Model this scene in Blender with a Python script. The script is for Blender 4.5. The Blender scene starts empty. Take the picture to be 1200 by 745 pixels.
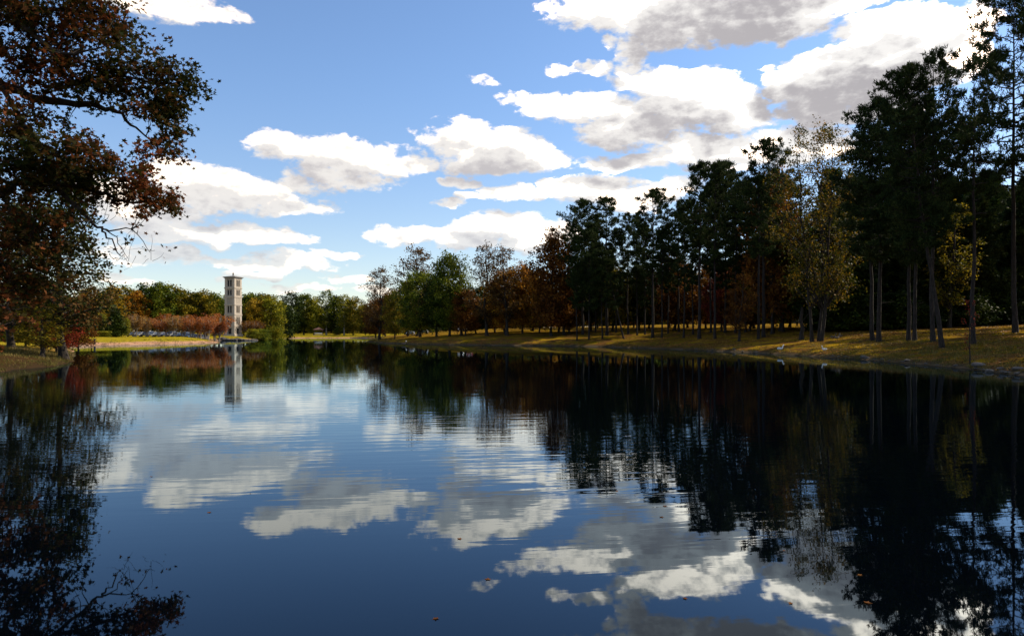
import bpy, bmesh, math, random
import numpy as np
from mathutils import Vector, Matrix

# ------------------------------------------------------------------ camera, light, exposure
SC = bpy.context.scene
COL = SC.collection
EYE = 2.5                      # eye height above the water
FPX = 800.0                    # focal length in pixels of the 1200 px wide photograph
HOR = 390.0                    # row of the horizon
cam_d = bpy.data.cameras.new('camera')
cam = bpy.data.objects.new('camera', cam_d)
COL.objects.link(cam)
cam.location = (0, 0, EYE)
cam.rotation_euler = (math.radians(90), 0, 0)
cam_d.sensor_width = 36
cam_d.lens = 36 * FPX / 1200
cam_d.shift_y = (HOR - 372.5) / 1200
cam_d.clip_end = 8000
SC.camera = cam

SKY = 0.15
CL = 1 / (SKY * 2 ** .3)          # cloud brightness that prints as white at this exposure
SUN_AZ = math.radians(70)      # to the right of the view direction
SUN_EL = math.radians(38)
SUN_DIR = Vector((math.sin(SUN_AZ) * math.cos(SUN_EL), math.cos(SUN_AZ) * math.cos(SUN_EL), math.sin(SUN_EL)))
sl = bpy.data.lights.new('sun', 'SUN')
sl.energy = 5.0
sl.angle = math.radians(0.5)
sl.color = (1.0, 0.88, 0.70)
so = bpy.data.objects.new('sun', sl)
COL.objects.link(so)
so.rotation_euler = (-SUN_DIR).to_track_quat('-Z', 'Y').to_euler()
so.location = (60, 0, 60)

SC.view_settings.view_transform = 'Standard'
SC.view_settings.look = 'None'
SC.view_settings.exposure = 0.3
SC.view_settings.gamma = 1.0
SC.render.engine = 'CYCLES'
SC.cycles.max_bounces = 5
SC.cycles.diffuse_bounces = 1
SC.cycles.glossy_bounces = 3
SC.cycles.transmission_bounces = 3
SC.cycles.caustics_reflective = False
SC.cycles.caustics_refractive = False
SC.cycles.use_denoising = True


class NT:
    """small helper to write node trees as expressions"""
    def __init__(s, tree):
        s.t = tree

    def n(s, typ, **kw):
        nd = s.t.nodes.new(typ)
        for k, v in kw.items():
            setattr(nd, k, v)
        return nd

    def put(s, sock, v):
        if isinstance(v, bpy.types.NodeSocket):
            s.t.links.new(v, sock)
        elif v is not None:
            sock.default_value = v

    def m(s, op, a, b=None, c=None, clamp=False):
        nd = s.n('ShaderNodeMath', operation=op, use_clamp=clamp)
        s.put(nd.inputs[0], a); s.put(nd.inputs[1], b); s.put(nd.inputs[2], c)
        return nd.outputs[0]

    def v(s, op, a, b=None, c=None):
        nd = s.n('ShaderNodeVectorMath', operation=op)
        s.put(nd.inputs[0], a); s.put(nd.inputs[1], b)
        if c is not None: s.put(nd.inputs[2], c)
        return nd.outputs['Value'] if op in ('DOT_PRODUCT', 'LENGTH') else nd.outputs[0]

    def mix(s, f, a, b, typ='MIX'):
        nd = s.n('ShaderNodeMix', data_type='RGBA', blend_type=typ)
        s.put(nd.inputs[0], f); s.put(nd.inputs[6], a); s.put(nd.inputs[7], b)
        return nd.outputs[2]

    def noise(s, vec, scale, detail=3, rough=0.5, dist=0.0, out='Fac'):
        nd = s.n('ShaderNodeTexNoise')
        if vec is not None: s.put(nd.inputs['Vector'], vec)
        nd.inputs['Scale'].default_value = scale
        nd.inputs['Detail'].default_value = detail
        nd.inputs['Roughness'].default_value = rough
        nd.inputs['Distortion'].default_value = dist
        return nd.outputs[0 if out == 'Fac' else 'Color']

    def ramp(s, f, stops, interp='LINEAR'):
        nd = s.n('ShaderNodeValToRGB')
        nd.color_ramp.interpolation = interp
        el = nd.color_ramp.elements
        while len(el) < len(stops): el.new(0.5)
        for e, (p, c) in zip(el, stops):
            e.position = p
            e.color = (*c, 1) if len(c) == 3 else c
        s.put(nd.inputs[0], f)
        return nd.outputs[0]

    def smooth(s, x, lo, hi, a=0.0, b=1.0):
        nd = s.n('ShaderNodeMapRange', interpolation_type='SMOOTHSTEP')
        s.put(nd.inputs[0], x)
        for i, q in enumerate((lo, hi, a, b)): nd.inputs[i + 1].default_value = q
        return nd.outputs[0]


# ------------------------------------------------------------------ sky with cumulus clouds
# each bank of cloud: centre (azimuth, elevation) and half sizes, measured in the photograph's pixels, then a density weight
BANKS = [
    (205, 4, 60, 17, .9), (240, 13, 34, 12, .7), (160, -5, 40, 20, .9),
    (232, 213, 56, 26, 1.2), (300, 226, 56, 20, 1.1), (285, 235, 100, 17, 1.25), (352, 242, 44, 11, .8), (190, 246, 50, 20, .9),
    (235, 273, 100, 15, 1.25), (318, 279, 58, 12, 1.0), (230, 298, 90, 5, .8), (140, 240, 50, 32, .9), (165, 296, 60, 12, .8), (215, 301, 26, 7, .5),
    (334, 174, 42, 20, 1.1), (388, 183, 56, 25, 1.3), (442, 190, 50, 21, 1.2), (400, 202, 52, 15, 1.0), (482, 190, 27, 11, .7), (420, 214, 48, 13, .9), (352, 216, 40, 13, .8),
    (535, 165, 46, 24, 1.1), (592, 177, 64, 27, 1.8), (640, 182, 28, 13, .8), (565, 192, 50, 12, .9),
    (545, 213, 32, 8, 1.0), (602, 225, 34, 10, 1.1), (560, 231, 22, 6, .8), (531, 237, 20, 5, .8), (640, 214, 18, 8, .9),
    (565, 94, 8, 3, .12),
    (690, 222, 58, 17, 1.1), (748, 232, 44, 17, 1.2), (800, 215, 30, 10, .6),
    (490, 275, 50, 13, 1.1), (545, 279, 60, 16, 1.3), (588, 264, 46, 15, 1.1), (615, 281, 34, 16, 1.0), (655, 275, 26, 14, .8),
    (345, 308, 52, 11, 1.0), (285, 306, 44, 10, .9), (146, 327, 36, 7, .9), (294, 322, 34, 6, .9), (350, 337, 44, 6, .8), (405, 326, 28, 5, .7), (398, 297, 24, 5, .7), (432, 338, 26, 6, .8),
    (705, 10, 60, 26, .9), (790, 22, 80, 36, 1.6), (880, 22, 110, 40, 2.1), (975, 2, 70, 20, 1.1), (900, -30, 160, 40, 1.6),
    (704, 52, 12, 9, .5), (657, 82, 13, 6, .45), (694, 78, 24, 7, .6), (738, 58, 25, 22, .9), (752, 92, 36, 14, .9), (800, 104, 60, 20, 1.2),
    (612, 115, 22, 8, .6), (685, 126, 70, 19, 1.1), (738, 150, 72, 24, 1.7), (815, 122, 86, 24, 1.8), (866, 136, 60, 22, 1.2),
    (735, 189, 66, 11, .9), (828, 171, 84, 20, 1.1), (860, 188, 50, 14, .9), (940, 170, 60, 24, 1.1),
    (944, 94, 50, 30, 1.9), (1010, 84, 96, 46, 2.6), (1090, 66, 74, 44, 2.3), (1040, 28, 76, 17, .9), (1130, 30, 40, 26, .9), (968, 124, 60, 26, 1.3), (1030, 126, 70, 22, 1.3),
]


def az_el(px, py):
    dx, dz = (px - 600) / FPX, (HOR - py) / FPX
    return math.degrees(math.atan2(dx, 1)), math.degrees(math.atan2(dz, math.hypot(dx, 1)))


world = bpy.data.worlds.new('World')
SC.world = world
world.use_nodes = True
wt = world.node_tree
wt.nodes.clear()
W = NT(wt)
gen = W.n('ShaderNodeTexCoord').outputs['Generated']
sky = W.n('ShaderNodeTexSky', sky_type='NISHITA', sun_disc=False, sun_elevation=SUN_EL, sun_rotation=SUN_AZ,
          altitude=200, air_density=1.0, dust_density=0.25, ozone_density=1.6)
sep = W.n('ShaderNodeSeparateXYZ'); W.put(sep.inputs[0], gen)
DX, DY, DZ = sep.outputs
az = W.m('MULTIPLY', W.m('ARCTAN2', DX, DY), 57.2958)
el = W.m('MULTIPLY', W.m('ARCSINE', DZ), 57.2958)
comb = W.n('ShaderNodeCombineXYZ'); W.put(comb.inputs[0], az); W.put(comb.inputs[1], el)
pvec = comb.outputs[0]
nvec = W.v('MULTIPLY', gen, (1.0, 1.0, 1.9))
warp = W.v('SUBTRACT', W.noise(nvec, 13.0, 3, .6, out='Color'), (.5, .5, .5))
warp2 = W.v('MULTIPLY', warp, (6.0, 2.6, 0))
pw = W.v('ADD', pvec, warp2)
toward = (1.3, 1.5, 0)                      # towards the sun, in degrees
pw2 = W.v('ADD', pw, toward)


def bank_field(p):
    acc = None
    for (bx, by, rx, ry, w) in BANKS:
        a0, e0 = az_el(bx, by)
        a1, _ = az_el(bx + rx, by)
        _, e1 = az_el(bx, by - ry)
        sx, sy = 1 / max(a1 - a0, .3), 1 / max(e1 - e0, .15)
        q = W.v('MULTIPLY_ADD', p, (sx, sy, 0), (-a0 * sx, -e0 * sy, 0))
        d2 = W.v('DOT_PRODUCT', q, q)
        f = W.m('MULTIPLY_ADD', d2, -w, w)
        acc = f if acc is None else W.m('SMOOTH_MAX', acc, f, .12)
    return acc


# beyond the part of the sky the camera sees: fair-weather clouds of the same sort
outside = W.m('MAXIMUM', W.smooth(W.m('ABSOLUTE', az), 37, 46), W.smooth(el, 26, 32))
broad = W.smooth(W.noise(nvec, 3.2, 4, .55), .50, .75, -.9, 1.5)
broad2 = W.smooth(W.noise(W.v('ADD', nvec, (.03, .012, .03)), 3.2, 4, .55), .50, .75, -.9, 1.5)
n1 = W.noise(nvec, 20.0, 9, .60)
n2 = W.noise(W.v('ADD', nvec, (.010, -.003, .022)), 20.0, 7, .58)
AMP = 1.9


def field(p, br, nz):
    f = bank_field(p)
    nd = W.n('ShaderNodeMix', data_type='FLOAT')
    W.put(nd.inputs[0], outside); W.put(nd.inputs[2], f); W.put(nd.inputs[3], br)
    return W.m('MULTIPLY_ADD', W.m('SUBTRACT', nz, .5), AMP, W.m('MAXIMUM', nd.outputs[0], -1.0))


puff = W.m('ABSOLUTE', W.m('MULTIPLY_ADD', W.noise(nvec, 34, 4, .55), 2.0, -1.0))      # rounded billows with creases between them
d1 = field(pw, broad, n1)
d1 = W.m('MULTIPLY_ADD', W.m('SUBTRACT', puff, .18), -.8, d1)
d2 = field(pw2, broad2, n2)
wisp = W.m('MULTIPLY', W.m('SUBTRACT', W.noise(nvec, 80, 5, .65), .5), 1.0)
alpha = W.smooth(W.m('ADD', d1, wisp), -.30, .62)
thick = W.m('MAXIMUM', d2, 0.0)
lit = W.m('POWER', 2.718, W.m('MULTIPLY', W.m('POWER', thick, 1.4), -1.15))
soft = W.noise(nvec, 11.0, 6, .6)
relief_a = W.noise(nvec, 30.0, 5, .62)
relief_b = W.noise(W.v('ADD', nvec, (.007, -.002, .013)), 30.0, 5, .62)
lit = W.m('MULTIPLY_ADD', W.m('SUBTRACT', soft, .5), .45, lit)
lit = W.m('MULTIPLY_ADD', W.m('SUBTRACT', relief_a, relief_b), 1.0, lit)
lit = W.m('MINIMUM', W.m('MAXIMUM', lit, 0.0), 1.1)
sund = W.v('DOT_PRODUCT', gen, tuple(SUN_DIR))
glare = W.smooth(sund, .25, .95)
base_c = W.mix(glare, (.60 * CL, .565 * CL, .57 * CL, 1), (.45 * CL, .42 * CL, .425 * CL, 1))
mid_c = W.mix(glare, (.90 * CL, .86 * CL, .82 * CL, 1), (1.0 * CL, .97 * CL, .93 * CL, 1))
top_c = W.mix(glare, (2.1 * CL, 1.72 * CL, 1.36 * CL, 1), (8.5 * CL, 6.6 * CL, 5.0 * CL, 1))
cloudc = W.mix(W.smooth(lit, .0, .60), base_c, mid_c)
cloudc = W.mix(W.smooth(lit, .66, 1.16), cloudc, top_c)
low = W.smooth(el, 1.0, 12.0, .62, .97)
skyc = W.mix(1.0, sky.outputs[0], W.mix(W.smooth(el, 0, 22), (.90, .84, .83, 1), (.84, .93, 1.04, 1)), 'MULTIPLY')
final = W.mix(W.m('MULTIPLY', alpha, low), skyc, cloudc)
bg = W.n('ShaderNodeBackground')
W.put(bg.inputs[0], final)
bg.inputs[1].default_value = SKY
wo = W.n('ShaderNodeOutputWorld')
wt.links.new(bg.outputs[0], wo.inputs[0])


# ------------------------------------------------------------------ small helpers
def tag(o, label=None, cat=None, group=None, kind=None):
    if label: o['label'] = label
    if cat: o['category'] = cat
    if group: o['group'] = group
    if kind: o['kind'] = kind
    return o


def np_mesh(name, verts, faces, smooth=False, attrs=None):
    """faces: list of (M,k) int arrays"""
    me = bpy.data.meshes.new(name)
    verts = np.ascontiguousarray(verts, dtype=np.float32)
    me.vertices.add(len(verts)); me.vertices.foreach_set('co', verts.ravel())
    tot = [f.shape[1] * len(f) for f in faces]
    me.loops.add(sum(tot))
    me.loops.foreach_set('vertex_index', np.concatenate([f.ravel() for f in faces]).astype(np.int32))
    cnt = np.concatenate([np.full(len(f), f.shape[1]) for f in faces]).astype(np.int32)
    start = np.concatenate([[0], np.cumsum(cnt)[:-1]]).astype(np.int32)
    me.polygons.add(len(cnt))
    me.polygons.foreach_set('loop_start', start)
    if smooth: me.polygons.foreach_set('use_smooth', np.ones(len(cnt), dtype=bool))
    for k, arr in (attrs or {}).items():
        a = me.attributes.new(k, 'FLOAT', 'POINT'); a.data.foreach_set('value', np.asarray(arr, dtype=np.float32))
    me.update(calc_edges=True)
    return me


def link(name, me, mat=None, parent=None, loc=None):
    o = bpy.data.objects.new(name, me)
    COL.objects.link(o)
    if mat is not None:
        if len(me.materials) == 0: me.materials.append(mat)
        elif me.materials[0] != mat:
            o.material_slots[0].link = 'OBJECT'; o.material_slots[0].material = mat
    if parent is not None: o.parent = parent
    if loc is not None: o.location = loc
    return o


def empty(name, loc, rz=0):
    o = bpy.data.objects.new(name, None)
    COL.objects.link(o); o.location = loc; o.rotation_euler = (0, 0, rz)
    o.empty_display_size = .3
    return o


class MB:
    """collects shapes in one bmesh"""
    def __init__(s): s.b = bmesh.new()

    def box(s, c, size, rz=0, bevel=0, taper=1.0, rx=0):
        r = bmesh.ops.create_cube(s.b, size=1)
        vs = r['verts']
        for v in vs:
            if v.co.z > 0: v.co.x *= taper; v.co.y *= taper
        M = Matrix.Translation(c) @ Matrix.Rotation(rz, 4, 'Z') @ Matrix.Rotation(rx, 4, 'X') @ Matrix.Diagonal((*size, 1))
        bmesh.ops.transform(s.b, matrix=M, verts=vs)
        if bevel:
            es = list({e for v in vs for e in v.link_edges})
            bmesh.ops.bevel(s.b, geom=es, offset=bevel, segments=2, affect='EDGES')
        return s

    def cyl(s, a, b, r0, r1=None, n=10):
        a, b = Vector(a), Vector(b)
        d = b - a
        r = bmesh.ops.create_cone(s.b, cap_ends=True, segments=n, radius1=r0, radius2=r0 if r1 is None else r1, depth=d.length)
        M = Matrix.Translation((a + b) / 2) @ d.to_track_quat('Z', 'Y').to_matrix().to_4x4()
        bmesh.ops.transform(s.b, matrix=M, verts=r['verts'])
        return s

    def ball(s, c, size, sub=2):
        r = bmesh.ops.create_icosphere(s.b, subdivisions=sub, radius=1)
        bmesh.ops.transform(s.b, matrix=Matrix.Translation(c) @ Matrix.Diagonal((*size, 1)), verts=r['verts'])
        return s

    def poly(s, pts, ext):
        vs = [s.b.verts.new(p) for p in pts]
        f = s.b.faces.new(vs)
        r = bmesh.ops.extrude_face_region(s.b, geom=[f])
        bmesh.ops.translate(s.b, vec=ext, verts=[g for g in r['geom'] if isinstance(g, bmesh.types.BMVert)])
        bmesh.ops.recalc_face_normals(s.b, faces=s.b.faces)
        return s

    def build(s, name, mat, parent=None, smooth=False):
        me = bpy.data.meshes.new(name)
        s.b.to_mesh(me); s.b.free()
        if smooth: me.polygons.foreach_set('use_smooth', [True] * len(me.polygons))
        return link(name, me, mat, parent)


def material(name, build):
    m = bpy.data.materials.new(name)
    m.use_nodes = True
    m.node_tree.nodes.clear()
    t = NT(m.node_tree)
    out = t.n('ShaderNodeOutputMaterial')
    build(t, out)
    return m


def principled(t, out, col, rough=.7, bump=None, bstr=.4, bdist=.02, metal=0.0, spec=.35):
    p = t.n('ShaderNodeBsdfPrincipled')
    t.put(p.inputs['Base Color'], col)
    t.put(p.inputs['Roughness'], rough)
    p.inputs['Metallic'].default_value = metal
    p.inputs['Specular IOR Level'].default_value = spec
    if bump is not None:
        b = t.n('ShaderNodeBump')
        b.inputs['Strength'].default_value = bstr; b.inputs['Distance'].default_value = bdist
        t.put(b.inputs['Height'], bump); t.put(p.inputs['Normal'], b.outputs[0])
    t.t.links.new(p.outputs[0], out.inputs[0])
    return p


def plain(name, col, rough=.6, scale=6, vary=.25, metal=0.0):
    def b(t, out):
        g = t.n('ShaderNodeTexCoord').outputs['Object']
        n = t.noise(g, scale, 5, .6)
        c = t.mix(n, tuple(x * (1 - vary) for x in col) + (1,), tuple(min(1, x * (1 + vary)) for x in col) + (1,))
        principled(t, out, c, rough, n, .3, .01, metal)
    return material(name, b)


def leaf_mat(name, cols, scale=.35, trans=.30, rough=.55):
    """cols: 3 leaf colours mixed by clumps and from leaf to leaf"""
    def b(t, out):
        obj = t.n('ShaderNodeTexCoord').outputs['Object']
        oi = t.n('ShaderNodeObjectInfo').outputs['Random']
        geo = t.n('ShaderNodeNewGeometry').outputs['Random Per Island']
        shift = t.v('ADD', obj, t.v('MULTIPLY', (31.0, 17.0, 9.0), None))
        cb = t.n('ShaderNodeCombineXYZ'); t.put(cb.inputs[0], t.m('MULTIPLY', oi, 37)); t.put(cb.inputs[1], t.m('MULTIPLY', oi, 91))
        n = t.noise(t.v('ADD', obj, cb.outputs[0]), scale, 3, .6)
        f = t.m('ADD', t.m('MULTIPLY', t.m('SUBTRACT', n, .5), 2.4), t.m('MULTIPLY_ADD', t.m('SUBTRACT', geo, .5), .75, .5), clamp=True)
        c = t.ramp(f, [(0.0, cols[0]), (.5, cols[1]), (1.0, cols[2])])
        v = t.m('MULTIPLY_ADD', geo, .5, .75)
        hs = t.n('ShaderNodeHueSaturation'); t.put(hs.inputs['Value'], v); t.put(hs.inputs['Color'], c)
        c = hs.outputs[0]
        p = t.n('ShaderNodeBsdfPrincipled'); t.put(p.inputs['Base Color'], c)
        p.inputs['Roughness'].default_value = rough; p.inputs['Specular IOR Level'].default_value = .08
        tr = t.n('ShaderNodeBsdfTranslucent'); t.put(tr.inputs[0], c)
        mx = t.n('ShaderNodeMixShader'); mx.inputs[0].default_value = trans
        t.t.links.new(p.outputs[0], mx.inputs[1]); t.t.links.new(tr.outputs[0], mx.inputs[2])
        t.t.links.new(mx.outputs[0], out.inputs[0])
    return material(name, b)


def bark_mat(name, c0, c1):
    def b(t, out):
        obj = t.n('ShaderNodeTexCoord').outputs['Object']
        s = t.v('MULTIPLY', obj, (1, 1, .25))
        n = t.noise(s, 9, 6, .65)
        c = t.mix(t.smooth(n, .35, .65), (*c0, 1), (*c1, 1))
        principled(t, out, c, .9, n, .8, .03, 0, .2)
    return material(name, b)


# ------------------------------------------------------------------ lake outline and terrain
SHORE = np.array([
    (29.4, 39.2), (31.0, 46), (31.9, 55.5), (32.8, 65.6), (30.6, 81.6), (25.6, 102.5), (15.6, 125), (0, 136), (-12.5, 143),
    (-31, 165), (-42.5, 200), (-50, 250), (-71, 333), (-113, 326), (-106, 288), (-84, 226), (-89, 221), (-97, 222), (-98, 226), (-92, 205), (-75, 176), (-77, 154), (-85, 131),
    (-77, 118), (-61, 95), (-47.5, 74), (-38.8, 60.6), (-34.2, 51), (-34.0, 46.5), (-30, 38), (-24, 29), (-21, 20), (-18.5, 11), (-13, 4), (-5, 1.6), (6, 1.2), (14, 2.5), (20, 10), (24.5, 24)], dtype=float)


def vnoise(x, y, seed=0):
    xi, yi = np.floor(x), np.floor(y)
    fx, fy = x - xi, y - yi
    fx = fx * fx * (3 - 2 * fx); fy = fy * fy * (3 - 2 * fy)

    def h(a, b):
        v = np.sin(a * 127.1 + b * 311.7 + seed * 74.7) * 43758.5453
        return v - np.floor(v)
    return (h(xi, yi) * (1 - fx) + h(xi + 1, yi) * fx) * (1 - fy) + (h(xi, yi + 1) * (1 - fx) + h(xi + 1, yi + 1) * fx) * fy - .5


def shore_dist(x, y):
    """metres from the water's edge, negative over the lake"""
    x = np.asarray(x, float); y = np.asarray(y, float)
    best = np.full(x.shape, 1e9); inside = np.zeros(x.shape, bool)
    P = SHORE; Q = np.roll(P, -1, 0)
    for (ax, ay), (bx, by) in zip(P, Q):
        dx, dy = bx - ax, by - ay
        t = np.clip(((x - ax) * dx + (y - ay) * dy) / (dx * dx + dy * dy), 0, 1)
        best = np.minimum(best, np.hypot(x - ax - t * dx, y - ay - t * dy))
        c = ((ay > y) != (by > y)) & (x < (bx - ax) * (y - ay) / (by - ay + 1e-12) + ax)
        inside ^= c
    d = np.where(inside, -best, best)
    near = np.exp(-np.abs(d) / 6)
    return d + near * (vnoise(x / 5, y / 5) * .5 + vnoise(x / 1.4, y / 1.4, 3) * .5 + vnoise(x / .5, y / .5, 5) * .34)


def ground_z(x, y):
    x = np.asarray(x, float); y = np.asarray(y, float)
    d = shore_dist(x, y)
    right = np.interp(d, [-8, -.6, 0, .25, .8, 3, 7, 20, 45, 90, 200, 3000], [-2, -.25, 0, .1, .32, .75, 1.25, 2.5, 3.8, 5.0, 6.5, 8])
    left = np.interp(d, [-8, -.6, 0, .3, 3.5, 8, 40, 150, 3000], [-2, -.25, 0, .12, .95, 1.3, 1.7, 3.5, 8])
    w = np.clip((x + 55) / 25, 0, 1)
    z = left * (1 - w) + right * w
    lump = vnoise(x / 9, y / 9, 8) * .35 + vnoise(x / 2.3, y / 2.3, 9) * .07 + vnoise(x / .7, y / .7, 10) * .03
    return z + np.clip(d / 6, 0, 1) * lump


def gz(x, y): return float(ground_z(np.array([x]), np.array([y]))[0])


def spot(px, py):
    """the point of the ground seen in column px, row py of the photograph"""
    Y = np.concatenate([np.arange(20, 120, .1), np.arange(120, 420, .4)])
    X = (px - 600) / FPX * Y
    z = ground_z(X, Y); line = EYE - (py - HOR) / FPX * Y
    hit = np.nonzero((z >= line) & (z > .02))[0]
    i = hit[0] if len(hit) else len(Y) // 2
    return float(X[i]), float(Y[i]), float(z[i])


def col_at(px, Y):
    X = (px - 600) / FPX * Y
    return X, Y, gz(X, Y)


azs = np.radians(np.concatenate([np.arange(-180, -42, 2.5), np.arange(-42, 42, .24), np.arange(42, 180.1, 2.5)]))
rad = np.concatenate([[.5], np.exp(np.arange(0, math.log(3500), .019))])
A, R_ = np.meshgrid(azs, rad, indexing='ij')
gx, gy = np.sin(A) * R_, np.cos(A) * R_
gd = shore_dist(gx.ravel(), gy.ravel())
gzv = ground_z(gx.ravel(), gy.ravel())
na, nr = A.shape
idx = np.arange(na * nr).reshape(na, nr)
gf = np.stack([idx[:-1, :-1], idx[:-1, 1:], idx[1:, 1:], idx[1:, :-1]], -1).reshape(-1, 4)[:, ::-1]


def ground_build(t, out):
    pos = t.n('ShaderNodeNewGeometry').outputs['Position']
    sd = t.n('ShaderNodeAttribute', attribute_name='shore').outputs['Fac']
    big = t.noise(pos, .06, 4, .6)
    mid = t.noise(pos, .45, 5, .65)
    fine = t.noise(pos, 6, 5, .7)
    grass = t.mix(t.smooth(big, .4, .62), (.17, .110, .006, 1), (.36, .215, .010, 1))
    litter = t.mix(fine, (.09, .040, .015, 1), (.20, .085, .028, 1))
    c = t.mix(t.m('MULTIPLY', t.smooth(mid, .42, .58), .9), grass, litter)
    sx = t.n('ShaderNodeSeparateXYZ'); t.put(sx.inputs[0], pos)
    leftw = t.smooth(sx.outputs[0], -62, -48, 1, 0)
    lawn = t.mix(mid, (.24, .22, .010, 1), (.46, .32, .02, 1))
    c = t.mix(t.m('MULTIPLY', leftw, .85), c, lawn)
    c = t.mix(t.m('MULTIPLY_ADD', fine, .6, -.05), c, (.03, .026, .008, 1), 'MIX')
    # bare soil along the water: reddish clay on the far bank, dark mud with a pale lip on the near one
    edge = t.m('ADD', sd, t.m('MULTIPLY', t.m('SUBTRACT', mid, .5), 3.0))
    clay = t.mix(fine, (.30, .15, .085, 1), (.50, .29, .17, 1))
    mud = t.mix(fine, (.022, .018, .010, 1), (.10, .07, .04, 1))
    far = t.m('MULTIPLY', t.smooth(edge, 1.3, 2.6, 1, 0), leftw)
    c = t.mix(far, c, clay)
    nearw = t.m('MULTIPLY', t.smooth(edge, .2, 1.6, 1, 0), t.m('SUBTRACT', 1.0, leftw))
    c = t.mix(nearw, c, mud)
    lip = t.m('MULTIPLY', t.smooth(sd, .05, .16, 0, 1), t.smooth(sd, .25, .45, 1, 0))
    lip = t.m('MULTIPLY', lip, t.smooth(t.noise(pos, .25, 3, .6), .40, .6))
    c = t.mix(t.m('MULTIPLY', lip, .55), c, (.15, .11, .07, 1))
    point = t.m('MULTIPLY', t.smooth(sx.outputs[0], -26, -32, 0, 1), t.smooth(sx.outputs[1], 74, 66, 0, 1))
    c = t.mix(t.m('MULTIPLY', point, .85), c, t.mix(fine, (.018, .012, .006, 1), (.050, .028, .013, 1)))   # darker brown over the left point
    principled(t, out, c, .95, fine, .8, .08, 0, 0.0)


M = {}
M['ground'] = material('ground', ground_build)
ground = link('ground', np_mesh('ground', np.stack([gx.ravel(), gy.ravel(), gzv], -1), [gf], True, {'shore': gd}), M['ground'])
tag(ground, kind='structure')


def water_build(t, out):
    pos = t.n('ShaderNodeNewGeometry').outputs['Position']
    r = t.n('ShaderNodeVectorRotate', rotation_type='Z_AXIS'); t.put(r.inputs['Vector'], pos); r.inputs['Angle'].default_value = math.radians(-7)
    rip = t.noise(t.v('MULTIPLY', r.outputs[0], (.13, 1.0, 0)), 2.9, 2.5, .5, .4)
    swell = t.noise(t.v('MULTIPLY', pos, (.12, .55, 0)), .8, 2, .5, .2)
    fine = t.noise(t.v('MULTIPLY', r.outputs[0], (.5, 1.0, 0)), 9.0, 2, .5)
    sx = t.n('ShaderNodeSeparateXYZ'); t.put(sx.inputs[0], pos)
    dist = t.m('ADD', sx.outputs[1], t.m('MULTIPLY', t.m('SUBTRACT', t.noise(pos, .12, 2, .5), .5), 9))
    zone = t.m('MULTIPLY', t.smooth(dist, 6.5, 13, .05, .46), t.smooth(dist, 22, 60, 1, .22))                      # the near water lies almost still
    patch = t.smooth(t.noise(t.v('MULTIPLY', pos, (.5, 1, 0)), .09, 3, .5), .35, .62, .35, 1.0)
    h = t.m('ADD', t.m('MULTIPLY', rip, .0105), t.m('ADD', t.m('MULTIPLY', swell, .007), t.m('MULTIPLY', fine, .0006)))
    h = t.m('MULTIPLY', h, t.m('MULTIPLY', zone, patch))
    b = t.n('ShaderNodeBump'); b.inputs['Strength'].default_value = 1; b.inputs['Distance'].default_value = 1.0
    t.put(b.inputs['Height'], h)
    fr = t.n('ShaderNodeFresnel'); fr.inputs['IOR'].default_value = 1.43; t.put(fr.inputs['Normal'], b.outputs[0])
    g = t.n('ShaderNodeBsdfGlossy'); g.inputs['Roughness'].default_value = .015; g.inputs['Color'].default_value = (.69, .86, 1, 1)
    t.put(g.inputs['Normal'], b.outputs[0])
    d = t.n('ShaderNodeBsdfDiffuse'); d.inputs['Color'].default_value = (.0004, .0010, .0020, 1)
    mx = t.n('ShaderNodeMixShader')
    t.put(mx.inputs[0], fr.outputs[0]); t.t.links.new(d.outputs[0], mx.inputs[1]); t.t.links.new(g.outputs[0], mx.inputs[2])
    t.t.links.new(mx.outputs[0], out.inputs[0])


M['water'] = material('water', water_build)
wv = np.array([(-160, -5, 0), (60, -5, 0), (60, 380, 0), (-160, 380, 0)], float)
water = link('lake_water', np_mesh('lake_water', wv, [np.array([[0, 1, 2, 3]])]), M['water'])
tag(water, kind='structure')


# ------------------------------------------------------------------ tree builders
class Wood:
    """tapered round limbs gathered into one mesh"""
    def __init__(s): s.v = []; s.f = []; s.n = 0

    def tube(s, pts, radii, k=5):
        pts = np.asarray(pts, float); radii = np.asarray(radii, float)
        tan = np.gradient(pts, axis=0)
        tan /= np.linalg.norm(tan, axis=1, keepdims=True) + 1e-9
        ref = np.array([0, 0, 1.0]) if abs(tan[0, 2]) < .8 else np.array([1.0, 0, 0])
        a = np.cross(tan, ref); a /= np.linalg.norm(a, axis=1, keepdims=True) + 1e-9
        b = np.cross(tan, a)
        th = np.arange(k) / k * 2 * math.pi
        ring = pts[:, None, :] + radii[:, None, None] * (a[:, None, :] * np.cos(th)[None, :, None] + b[:, None, :] * np.sin(th)[None, :, None])
        m = len(pts)
        ix = np.arange(m * k).reshape(m, k) + s.n
        nx = np.roll(ix, -1, 1)
        s.f.append(np.stack([ix[:-1], nx[:-1], nx[1:], ix[1:]], -1).reshape(-1, 4))
        s.v.append(ring.reshape(-1, 3)); s.n += m * k

    def mesh(s, name): return np_mesh(name, np.concatenate(s.v), [np.concatenate(s.f)], True)


def curve(p0, p1, rng, bow=0.0, wob=.04, n=7, sag=0.0):
    """a bent line from p0 to p1; bow lifts its middle, sag lets its end droop"""
    p0 = np.asarray(p0, float); p1 = np.asarray(p1, float)
    t = np.linspace(0, 1, n)[:, None]
    L = np.linalg.norm(p1 - p0)
    w = np.cumsum(rng.normal(0, 1, (n, 3)), 0); w -= w[0]; w -= t * w[-1]
    up = np.array([0, 0, 1.0])
    return p0 + (p1 - p0) * t + up * (np.sin(t * math.pi) * bow * L) - up * (t ** 2.5) * sag * L + w * wob * L


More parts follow.
